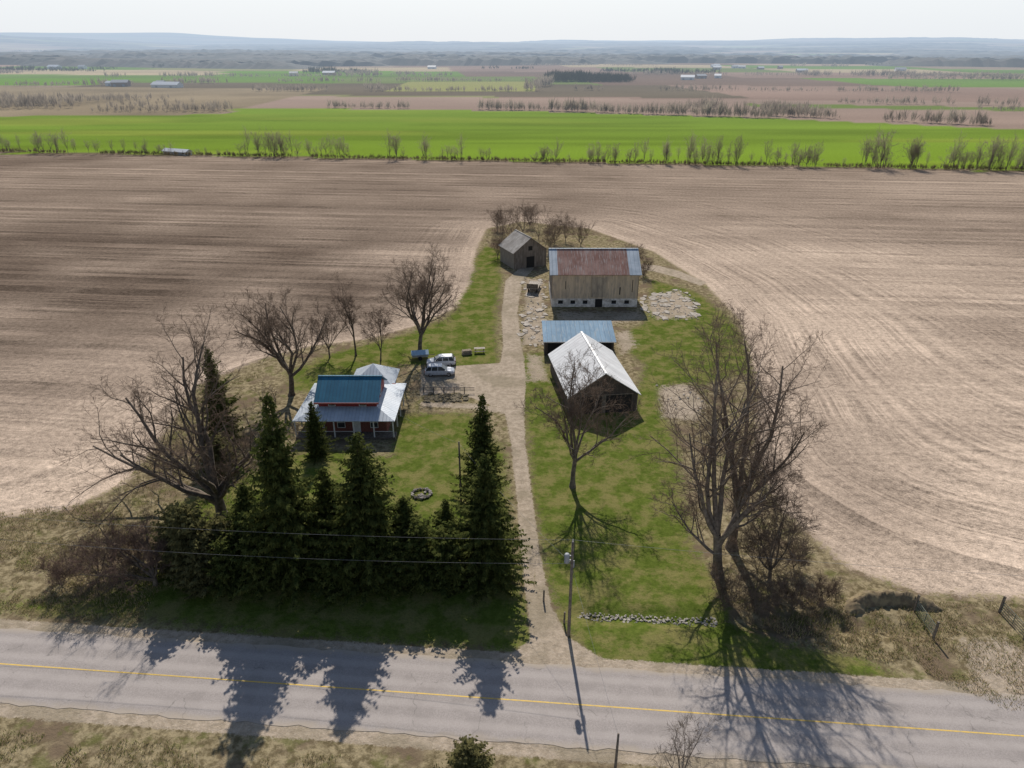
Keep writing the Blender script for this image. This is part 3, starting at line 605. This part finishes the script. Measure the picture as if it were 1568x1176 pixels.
# ------------------------------------------------------------ barn
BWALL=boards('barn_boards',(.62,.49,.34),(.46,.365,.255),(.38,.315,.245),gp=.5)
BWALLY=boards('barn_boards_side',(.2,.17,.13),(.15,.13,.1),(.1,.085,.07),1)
RUST=roofmat('rusty_roof',(.24,.125,.10),(.36,.23,.19),0,.85,.0,.76,third=(.40,.34,.31),sc=.35,spec=.15)
BG=roofmat('barn_metal_roof',(.36,.42,.48),(.26,.32,.38),0,.55,.1,.76,spec=.25)
STONE=mat('whitewashed_stone',(.68,.64,.58),(.42,.38,.33),1.6,.9,.6)
e=empty('timber_barn'); x0,x1,y0,y1=7.7,24.4,132,143.6; ze,zr=6.7,10.1; ym=137.8
boxes('stone_foundation',[(x0,x1,y0,y0+.4,0,1.7),(x0,x1,y1-.4,y1,0,1.7),(x0,x0+.4,y0+.4,y1-.4,0,1.7),(x1-.4,x1,y0+.4,y1-.4,0,1.7)],STONE,e)
boxes('board_wall_front',[(x0+.05,x1-.05,y0+.05,y0+.2,1.7,ze)],BWALL,e); boxes('board_wall_back',[(x0+.05,x1-.05,y1-.2,y1-.05,1.7,ze)],BWALL,e)
for nm,xx in (('left',x0+.05),('right',x1-.2)):
    a=xx;b=xx+.15; q=[(y0+.2,1.7),(y1-.2,1.7),(y1-.2,ze),(ym,zr-.15),(y0+.2,ze)]
    V=[(a,p,z_) for p,z_ in q]+[(b,p,z_) for p,z_ in q]
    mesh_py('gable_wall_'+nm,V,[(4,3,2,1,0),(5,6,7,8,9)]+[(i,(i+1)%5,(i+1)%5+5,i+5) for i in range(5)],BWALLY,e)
def rf(nm,a,b,mt):
    slab(nm+'_front',[(a,y0-.45,ze-.1),(b,y0-.45,ze-.1),(b,ym,zr),(a,ym,zr)],.1,mt,e)
    slab(nm+'_back',[(b,y1+.45,ze-.1),(a,y1+.45,ze-.1),(a,ym,zr),(b,ym,zr)],.1,mt,e)
rf('roof_left_sheets',x0-.45,x0+1.1,BG); rf('roof_rusty_sheets',x0+1.1,x1-1.9,RUST); rf('roof_right_sheets',x1-1.9,x1+.45,BG)
boxes('roof_ridge_cap',[(x0-.47,x1+.47,ym-.16,ym+.16,zr-.02,zr+.05)],BG,e)
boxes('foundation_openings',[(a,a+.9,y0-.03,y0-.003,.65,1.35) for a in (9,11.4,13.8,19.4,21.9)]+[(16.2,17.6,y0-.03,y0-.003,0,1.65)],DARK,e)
boxes('window_sills',[(a-.08,a+.98,y0-.09,y0-.003,.55,.64) for a in (9,11.4,13.8,19.4,21.9)],WHITE,e)
boxes('missing_board_shade',[(a,a+w_,y0+.03,y0+.047,b,c_) for a,w_,b,c_ in ((10.3,.12,3.6,5.2),(20.8,.2,2.5,4.0),(23.2,.14,3,5.5))],DARK,e)  # dark strips on the wall, painted shade where boards are gone
boxes('hay_door',[(15.4,18.2,y0-.06,y0+.046,2.0,5.9)],boards('door_boards',(.45,.37,.27),(.33,.27,.2),(.25,.21,.17),gp=.5),e)
boxes('corner_post',[(x0-.02,x0+.049,y0-.02,y0+.3,1.71,ze),(x1-.049,x1+.02,y0-.02,y0+.3,1.71,ze)],WOOD,e)
def gable(name,loc,rz,w,l,ze,zr,wall,roof,ov=.35,wally=None,t=.1,front=None):
    e=empty(name,loc,rz); wally=wally or wall; h=w/2
    V=[(-h,0,0),(h,0,0),(h,0,ze),(0,0,zr-.1),(-h,0,ze),(-h,l,0),(h,l,0),(h,l,ze),(0,l,zr-.1),(-h,l,ze)]
    mesh_py('gable_walls',V,[(0,1,2,3,4),(9,8,7,6,5)],wall,e); mesh_py('side_walls',V,[(1,6,7,2),(5,0,4,9)],wally,e)
    k=(zr-ze)/h; zz=ze-ov*k+.02
    slab('roof_right',[(h+ov,-ov,zz),(h+ov,l+ov,zz),(0,l+ov,zr),(0,-ov,zr)],t,roof,e)
    slab('roof_left',[(-h-ov,l+ov,zz),(-h-ov,-ov,zz),(0,-ov,zr),(0,l+ov,zr)],t,roof,e)
    box('ridge_cap',-.15,.15,-ov-.01,l+ov+.01,zr-.03,zr+.04,roof,e)
    boxes('barge_trim',[(-h,-h+.12,-.03,-.003,0,ze),(h-.12,h,-.03,-.003,0,ze)],front or WOOD,e)
    return e
DRW=boards('dark_boards',(.07,.055,.045),(.05,.04,.035),(.1,.08,.065)); 
e=gable('log_outbuilding',(4.2,159.5,0),math.radians(24),8.2,8,4.0,7.0,boards('old_logs',(.17,.145,.12),(.11,.095,.08),(.22,.195,.165)),roofmat('old_grey_roof',(.40,.38,.35),(.26,.24,.22),1,.9,.0,.5,third=(.17,.145,.12),spec=.1))
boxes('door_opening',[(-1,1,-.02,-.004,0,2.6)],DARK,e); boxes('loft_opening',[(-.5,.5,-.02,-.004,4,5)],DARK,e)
WR=roofmat('white_metal_roof',(.78,.78,.77),(.66,.66,.65),1,.45,.1,.9,third=(.52,.50,.49),sc=.3)
e=gable('drive_shed',(12.65,87.5,0),math.radians(7.2),9.6,15,2.9,6.2,DRW,WR)
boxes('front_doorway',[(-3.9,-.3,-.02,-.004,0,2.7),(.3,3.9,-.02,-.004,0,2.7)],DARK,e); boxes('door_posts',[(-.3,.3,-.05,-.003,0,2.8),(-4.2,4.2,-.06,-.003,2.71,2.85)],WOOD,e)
e=empty('machinery_shed'); BR=roofmat('blue_grey_roof',(.20,.31,.41),(.15,.25,.35),0,.75,.0,.8,third=(.30,.36,.40),spec=.12)
q=[(107.9,0),(114.2,0),(114.2,3.4),(107.9,2.6)]
V=[(5.4,a,b) for a,b in q]+[(16.7,a,b) for a,b in q]
mesh_py('walls',V,[(3,2,1,0),(4,5,6,7),(1,2,6,5),(0,4,7,3)],DRW,e)
slab('roof',[(5.1,107.4,2.62),(17,107.4,2.62),(17,114.6,3.62),(5.1,114.6,3.62)],.1,BR,e)
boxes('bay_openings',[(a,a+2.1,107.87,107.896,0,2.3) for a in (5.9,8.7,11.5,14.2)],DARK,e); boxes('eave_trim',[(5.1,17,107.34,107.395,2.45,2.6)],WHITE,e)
# ------------------------------------------------------------ vehicles
TYRE=plain('tyre',(.02,.02,.02),.9)
RIM=plain('wheel_rim',(.4,.4,.42),.35,.6)
LENS=plain('lamp_lens',(.65,.65,.62),.2)
def car(loc,rz,paint,Hh=1.68,name='suv'):
    e=empty(name,loc,rz); P=plain(name+'_paint',paint,.25,.1,.6)
    st=[(-2.28,.70,.45,.80),(-2.2,.84,.32,.98),(-1.9,.91,.27,1.04),(-.9,.925,.25,1.04),(.6,.925,.25,1.02),(1.0,.92,.25,.98),(1.75,.89,.27,.90),(2.15,.80,.32,.78),(2.3,.62,.42,.64)]
    V=[];F=[]
    for x_,w_,a,b in st:
        V+=[(x_,-w_*.93,a),(x_,-w_,a+.15),(x_,-w_,(a+b)/2+.05),(x_,-w_*.93,b-.04),(x_,-w_*.8,b),(x_,w_*.8,b),(x_,w_*.93,b-.04),(x_,w_,(a+b)/2+.05),(x_,w_,a+.15),(x_,w_*.93,a)]
    for i in range(len(st)-1):
        for k in range(10):
            k2=(k+1)%10; F.append((i*10+k,i*10+k2,i*10+10+k2,i*10+10+k))
    F+=[tuple(range(9,-1,-1)),tuple(range(len(V)-10,len(V)))]
    mesh_py('body',V,F,P,e,smooth=False,bevel=.02)
    V=[(-2.15,-.84,1.0),(1.15,-.84,.98),(.38,-.68,1.56),(-1.78,-.70,1.56),(-2.15,.84,1.0),(1.15,.84,.98),(.38,.68,1.56),(-1.78,.70,1.56)]
    mesh_py('glasshouse',V,[(0,1,2,3),(5,4,7,6),(1,5,6,2),(4,0,3,7)],GLASS,e)
    V=[(-1.84,-.70,1.555),(.40,-.68,1.555),(.40,.68,1.555),(-1.84,.70,1.555),(-1.7,-.6,Hh),(.15,-.58,Hh-.02),(.15,.58,Hh-.02),(-1.7,.6,Hh)]
    mesh_py('roof',V,[(0,3,2,1),(4,5,6,7),(0,1,5,4),(1,2,6,5),(2,3,7,6),(3,0,4,7)],P,e,bevel=.03)
    V=[];F=[]
    for sy in (-1,1):
        for (xa,za,xb,zb) in ((-2.15,1.0,-1.80,1.56),(-1.25,1.0,-1.12,1.56),(-.25,1.0,-.22,1.56),(1.15,.98,.38,1.56)):
            ya,yb=sy*.846,sy*.70; b=len(V); w_=.05
            V+=[(xa-w_,ya,za),(xa+w_,ya,za),(xb+w_,yb+sy*.006,zb),(xb-w_,yb+sy*.006,zb)]; F.append((b,b+1,b+2,b+3))
    mesh_py('pillars',V,F,P,e)
    for nm,wx,wy in (('wheel_front_left',1.4,.80),('wheel_front_right',1.4,-.80),('wheel_rear_left',-1.38,.80),('wheel_rear_right',-1.38,-.80)):
        V=[];F=[]; s=20
        prof=[(.05,-.10,1),(.22,-.12,1),(.34,-.11,0),(.36,-.06,0),(.36,.06,0),(.34,.11,0),(.22,.12,1),(.05,.10,1)]
        for r_,y_,_ in prof:
            for k in range(s): V.append((r_*math.cos(6.2832*k/s),y_,r_*math.sin(6.2832*k/s)))
        fm=[]
        for i in range(len(prof)-1):
            for k in range(s): F.append((i*s+k,i*s+(k+1)%s,(i+1)*s+(k+1)%s,(i+1)*s+k)); fm.append(1 if prof[i][2] and prof[i+1][2] else 0)
        F+=[tuple(range(s)),tuple(range(len(V)-1,len(V)-1-s,-1))]; fm+=[1,1]
        o=mesh_py(nm,V,F,[TYRE,RIM],e,fm=fm); o.location=(wx,wy,.36)
    boxes('headlights',[(2.14,2.2,-.74,-.5,.62,.74),(2.14,2.2,.5,.74,.62,.74)],LENS,e)
    boxes('tail_lights',[(-2.29,-2.2,-.8,-.64,.75,.95),(-2.29,-2.2,.64,.8,.75,.95)],REDS,e)
    boxes('bumpers',[(2.22,2.36,-.6,.6,.36,.5),(-2.36,-2.24,-.68,.68,.36,.5)],TYRE,e)
    boxes('mirrors',[(.85,1.0,-1.04,-.93,1.0,1.12),(.85,1.0,.93,1.04,1.0,1.12)],P,e)
    return e
car((-11.3,104.0,.02),math.radians(184),(.62,.63,.65)); car((-11.2,100.3,.02),math.radians(3),(.55,.57,.6))
GRM=plain('galvanised_steel',(.3,.32,.34),.5)
e=empty('utility_trailer',(-15.0,106.6,0),math.radians(10)); SC=plain('blue_tarp',(.35,.5,.62),.5)
box('bed',-1.3,1.3,-.75,.75,.5,.9,GRM,e,.03); slab('tarp_left',[(-1.4,-.85,1.0),(1.4,-.85,1.0),(1.4,0,1.5),(-1.4,0,1.5)],.08,SC,e); slab('tarp_right',[(1.4,.85,1.0),(-1.4,.85,1.0),(-1.4,0,1.5),(1.4,0,1.5)],.08,SC,e)
boxes('drawbar',[(1.3,2.4,-.05,.05,.5,.58)],TYRE,e)
def disc(nm,loc,r,w,m_,e):
    V=[];F=[];s=18
    for y_ in (-w/2,w/2):
        for k in range(s): V.append((r*math.cos(6.2832*k/s),y_,r*math.sin(6.2832*k/s)))
    F=[(k,(k+1)%s,(k+1)%s+s,k+s) for k in range(s)]+[tuple(range(s-1,-1,-1)),tuple(range(s,2*s))]
    o=mesh_py(nm,V,F,m_,e,bevel=.03); o.location=loc; return o
disc('wheel_left',(0,.88,.34),.34,.2,TYRE,e); disc('wheel_right',(0,-.88,.34),.34,.2,TYRE,e)
e=empty('hay_wagon',(4.6,143,0),math.radians(80)); boxes('deck',[(-2.6,2.6,-1.2+.4*k,-1.2+.4*k+.37,.95,1.05) for k in range(6)],CONC,e); boxes('frame',[(-2.5,2.5,-.5,-.35,.75,.948),(-2.5,2.5,.35,.5,.75,.948)],WOOD,e); boxes('headboard',[(-2.6,-2.5,-1.2,1.17,1.052,2.0)],WOOD,e); boxes('drawbar',[(2.5,4.2,-.06,.06,.5,.62)],TYRE,e)
for i,(a,b) in enumerate(((1.7,.9),(1.7,-.9),(-1.7,.9),(-1.7,-.9))): disc('wheel_%d'%i,(a,b,.4),.4,.22,TYRE,e)
def picnic(loc,rz):
    e=empty('picnic_table',loc,rz); boxes('table_top',[(-.9,.9,-.36+.15*k,-.36+.15*k+.14,.72,.76) for k in range(5)],CONC,e); boxes('bench_left',[(-.9,.9,-.8,-.55,.43,.47)],CONC,e); boxes('bench_right',[(-.9,.9,.55,.8,.43,.47)],CONC,e)
    boxes('legs',[(s*.65-.04,s*.65+.04,t*.3-.04,t*.3+.04,0,.715) for s in(-1,1) for t in (-1,1)]+[(s*.65-.04,s*.65+.04,-.8,.8,.36,.425) for s in(-1,1)],WOOD,e)
picnic((-5.4,109.2,0),.1)
e=empty('firewood_stack',(-7.4,108.4,0),.3); V=[];F=[]
for r_ in range(4):
    for k in range(8-r_%2):
        xx=-.8+k*.21+(r_%2)*.1; tube([Vector((xx,-.4+U(-.05,.05),.1+r_*.19)),Vector((xx,.4,.1+r_*.19))],[.1,.1],8,V,F); nV=len(V); F+=[tuple(range(nV-16,nV-8)),tuple(range(nV-8,nV))]
mesh_py('logs',V,F,mat('cut_wood',(.36,.3,.23),(.25,.2,.15),5,.9,0),e)
# ------------------------------------------------------------ rocks, rubble
import bmesh
def rocks(name,pts,mt,flat=.6,sub=1):
    bm=bmesh.new()
    for (a,b,z_,s) in pts:
        M_=Matrix.Translation((a,b,z_))@Matrix.Rotation(R()*6.28,4,'Z')@Matrix.Diagonal((s*U(.7,1.3),s*U(.7,1.2),s*flat*U(.7,1.2),1))
        r=bmesh.ops.create_icosphere(bm,subdivisions=sub,radius=.5,matrix=M_)
        for v in r['verts']: v.co+=Vector((U(-1,1),U(-1,1),U(-1,1)))*s*.08
    me=bpy.data.meshes.new(name); bm.to_mesh(me); bm.free(); me.materials.append(mt); return link(bpy.data.objects.new(name,me))
ROCK=mat('field_stone',(.42,.38,.33),(.24,.21,.18),2,.9,.4)
def inpoly(poly,nn_):
    xs_=[p[0] for p in poly]; ys_=[p[1] for p in poly]; out=[]
    while len(out)<nn_:
        a=rng.uniform(min(xs_),max(xs_),nn_*2); b=rng.uniform(min(ys_),max(ys_),nn_*2); k=sdf(a,b,poly)>0; out+=list(zip(a[k],b[k]))
    return out[:nn_]
rocks('ditch_stones',[(t,49.2-.065*t+rng.normal(0,.3),-.33,U(.10,.32)) for t in np.linspace(4.5,18.2,280)],mat('ditch_stone',(.40,.37,.31),(.22,.2,.165),2,.9,.4))
rocks('fire_pit_ring',[(-10.3+1.05*math.cos(k*.35),67.6+.95*math.sin(k*.35),.15,U(.35,.55)) for k in range(18)]+[(-10.3+U(-.5,.5),67.6+U(-.5,.5),.1,.4) for k in range(8)],mat('sooty_stone',(.3,.27,.24),(.05,.045,.04),1.2,.9,.3))
def slabs(name,pts,mt):
    V=[];F=[]
    for a,b,s in pts:
        n_=random.randint(4,6); an=R()*6; b0=len(V); t=U(.04,.12); tl=U(-.06,.06); tm=U(-.06,.06)
        P_=[(s*U(.5,1.2)*math.cos(an+6.283*(k+U(-.25,.25))/n_),s*1.3*U(.5,1.2)*math.sin(an+6.283*(k+U(-.25,.25))/n_)) for k in range(n_)]
        for zz in (0,t):
            for p,q in P_: V.append((a+p,b+q,zz+.02+tl*p+tm*q))
        F.append(tuple(range(b0+n_,b0+2*n_))); F+=[(b0+k,b0+(k+1)%n_,b0+n_+(k+1)%n_,b0+n_+k) for k in range(n_)]
    return mesh_py(name,V,F,mt)
slabs('concrete_rubble',[(a,b,U(.15,.9)) for a,b in inpoly(RUB1,60)],CONC)
slabs('broken_concrete_yard',[(a,b,U(.15,1.0)) for a,b in inpoly(RUB2,80)],CONC)
rocks('stone_scatter',[(a,b,.05,U(.1,.4)) for a,b in inpoly(RUB2,160)+inpoly(RUB1,160)+inpoly(SOIL,40)],ROCK)
Vb=[];Fb=[]
for i in range(41):
    u=i/40; an=math.pi*(1.05*u); cx=34.6+3.6*math.cos(an+.1); cy=49.0+1.6*math.sin(an)
    for j in range(9):
        w_=(j/8-.5)*2; r_=w_*1.0; Vb.append((cx+r_*math.cos(an),cy+r_*math.sin(an)*.9,-.05+1.15*max(0,1-w_*w_)*math.sin(math.pi*min(1,max(0,u)))**.5*U(.65,1.15)))
for i in range(40):
    for j in range(8): q=i*9+j; Fb.append((q,q+9,q+10,q+1))
mesh_py('earth_berm',Vb,Fb,mat('berm_dry_grass',(.24,.19,.11),(.13,.10,.065),1.5,.95,.8),smooth=True)
rocks('garden_bed',[(U(-12.6,-6.4),U(91,93.6)-.05,.05,U(.3,.9)) for k in range(90)],mat('bed_soil',(.17,.14,.09),(.10,.085,.055),2,.95,.5),.45)
e=empty('rail_fence'); boxes('posts',[(a-.06,a+.06,93.9,94.02,0,.9) for a in np.arange(-13,-5.5,1.5)],WOOD,e); boxes('rails',[(-13,-5.5,93.86,93.895,z_,z_+.1) for z_ in (.4,.75)],WOOD,e)
# ------------------------------------------------------------ poles, wires, gates
POLE=mat('pole_wood',(.22,.18,.14),(.13,.105,.085),4,.9,.3)
def pole(name,a,b,h,trans=False,arm=True,r=.15):
    e=empty(name,(a,b,0)); V=[];F=[]; tube([Vector((0,0,-.3)),Vector((0,0,h*.5)),Vector((0,0,h))],[r,r*.85,r*.68],12,V,F); F.append(tuple(range(24,36))); mesh_py('shaft',V,F,POLE,e,smooth=True)
    if trans:
        V=[];F=[]; s=14
        prof=[(.02,0),(.2,.02),(.22,.08),(.22,.8),(.18,.88),(.02,.9)]
        for r_,z_ in prof:
            for k in range(s): V.append((r_*math.cos(6.2832*k/s),r_*math.sin(6.2832*k/s),z_))
        for i in range(5):
            for k in range(s): F.append((i*s+k,i*s+(k+1)%s,(i+1)*s+(k+1)%s,(i+1)*s+k))
        o=mesh_py('transformer_can',V,F,GRM,e,smooth=True); o.location=(-.42,0,h-2.1)
        boxes('bracket',[(-.22,-.1,-.04,.04,h-1.9,h-1.8),(-.22,-.1,-.04,.04,h-1.45,h-1.35)],GRM,e)
    if arm:
        V=[];F=[]; tube([Vector((0,0,h)),Vector((0,0,h+.28))],[.05,.035],8,V,F); mesh_py('insulator',V,F,WHITE,e)
        boxes('service_rack',[(.12,.2,-.03,.03,h-2.6,h-1.9)],GRM,e)
    return e
pole('utility_pole',4.9,46.2,10,True); pole('utility_pole',-5.7,66.2,7.7,False,False,.12); pole('utility_pole',-62,52,10,True); pole('wooden_post',7.1,32.8,4.6,False,False,.11); pole('utility_pole',75,39.8,10)
WIRE=plain('wire',(.2,.2,.2),.6)
def wire(name,a,b,sag,r=.010):
    a=Vector(a);b=Vector(b); pts=[a.lerp(b,t/24)-Vector((0,0,sag*4*(t/24)*(1-t/24))) for t in range(25)]
    V=[];F=[]; tube(pts,[r]*25,5,V,F); mesh_py(name,V,F,WIRE)
wire('power_line',(4.9,46.2,10.2),(-62,52,10.2),1.0); wire('power_line',(4.9,46.2,7.8),(-62,52,7.8),1.2)
wire('power_line',(4.9,46.2,10.2),(75,39.8,10.2),1.0); wire('power_line',(4.9,46.2,7.8),(-5.7,66.2,7.5),.5,.009); wire('power_line',(-5.7,66.2,7.5),(-17.6,82.3,4.6),.4,.009)
wire('guy_wire',(4.9,46.2,7.5),(7.1,32.8,4.4),.1,.009)
GG=plain('weathered_gate_paint',(.13,.16,.13),.6)
def gate(loc,rz):
    e=empty('farm_gate',loc,rz)
    boxes('posts',[(-.08,.08,-.08,.08,0,1.9),(3.2,3.36,-.08,.08,0,1.9)],WOOD,e); boxes('bars',[(.1,3.15,-.02,.02,z_,z_+.04) for z_ in (.3,.55,.8,1.05,1.3)]+[(.1,.15,-.021,.021,.35,1.3),(3.1,3.15,-.021,.021,.35,1.3),(1.6,1.65,-.021,.021,.35,1.3)],GG,e)
gate((36.2,45.8,0),math.radians(89)); gate((43.9,45.6,0),math.radians(92))
for a,b in ((2.9,50.4),(4.6,47.6)): 
    V=[];F=[]; tube([Vector((0,0,-.2)),Vector((.02,0,1.3))],[.09,.08],8,V,F); F.append(tuple(range(8,16))); mesh_py('fence_post',V,F,WOOD,loc=(a,b,0))
# ------------------------------------------------------------ dry verge grass
def blades(name,poly,nn_,h0,h1,mats,pg,w=.03):
    P=np.array(inpoly(poly,nn_)); k=fbm(P[:,0],P[:,1],2.2,5); P=P[k>.42]; nn_=len(P)
    az=rng.uniform(0,6.28,nn_); h=rng.uniform(h0,h1,nn_); ln=rng.uniform(.1,.8,nn_)*h
    b=np.stack([P[:,0],P[:,1],np.full(nn_,-.05)],1); sd=np.stack([-np.sin(az),np.cos(az),0*az],1)*w
    tip=b+np.stack([np.cos(az)*ln,np.sin(az)*ln,h],1)
    V=np.stack([b-sd,b+sd,tip],1).reshape(-1,3); F=np.arange(len(V)).reshape(-1,3)
    mesh_np(name,V,[F],mats,(rng.random(nn_)<pg).astype(int))
DG=thin('dry_grass_blades',(.44,.355,.215),(.34,.27,.155),.4); GB=thin('green_grass_blades',(.17,.20,.045),(.12,.15,.03),.4)
blades('verge_grass',[(-60,38.6),(60,28.6),(60,24),(-60,28)],50000,.12,.45,(DG,GB),.4)
blades('roadside_weeds',[(19,51),(60,49.5),(60,36.5),(38,38.5),(33,42.5),(24,45.5)],30000,.12,.4,(DG,GB),.25)
blades('roadside_weeds',[(-65,50.2),(-33,47.6),(-33,56),(-45,66),(-70,62)],34000,.12,.4,(DG,GB),.25)
blades('undergrowth',[(-46,62),(-30,55),(-22,62),(-30,76),(-44,92),(-36,104),(-46,96)],20000,.1,.4,(DG,GB),.45)
# ------------------------------------------------------------ world, sun, camera
w=bpy.data.worlds.new('World'); S.world=w; w.use_nodes=True; nt=w.node_tree; bg=nt.nodes['Background']
sk=nt.nodes.new('ShaderNodeTexSky'); sk.sky_type='NISHITA'; sk.sun_disc=False; sk.sun_elevation=math.radians(42); sk.sun_rotation=math.radians(-3)
sk.air_density=1.; sk.dust_density=.6
tc=nd(nt,'TexCoord'); sp=nd(nt,'SeparateXYZ'); L(nt,tc.outputs['Generated'],sp.inputs[0])
hz=mth(nt,'MULTIPLY',ramp(nt,sp.outputs[2],.40,.0),.94)
veil=mix(nt,ramp(nt,sp.outputs[2],.0,.10),(8.3,8.7,9.2),(9.5,9.75,10.0))
c=mix(nt,hz,sk.outputs[0],veil)
L(nt,c,bg.inputs[0]); bg.inputs[1].default_value=.10
sd=bpy.data.lights.new('sun','SUN'); sd.energy=4.9; sd.angle=math.radians(.5); sd.color=(1,.93,.84)
so=bpy.data.objects.new('sun',sd); link(so); el=math.radians(42); azm=math.radians(-3)
sv=Vector((math.sin(azm)*math.cos(el),math.cos(azm)*math.cos(el),math.sin(el))); so.rotation_euler=sv.to_track_quat('Z','Y').to_euler(); so.location=(0,0,80)
cd=bpy.data.cameras.new('camera'); cd.sensor_width=36; cd.lens=36*1088/1568; cd.clip_start=.5; cd.clip_end=40000
co=bpy.data.objects.new('camera',cd); link(co); co.location=(0,0,46); co.rotation_euler=(math.radians(90-25.4),0,0); S.camera=co
S.view_settings.view_transform='Standard'; S.view_settings.look='None'; S.view_settings.exposure=0
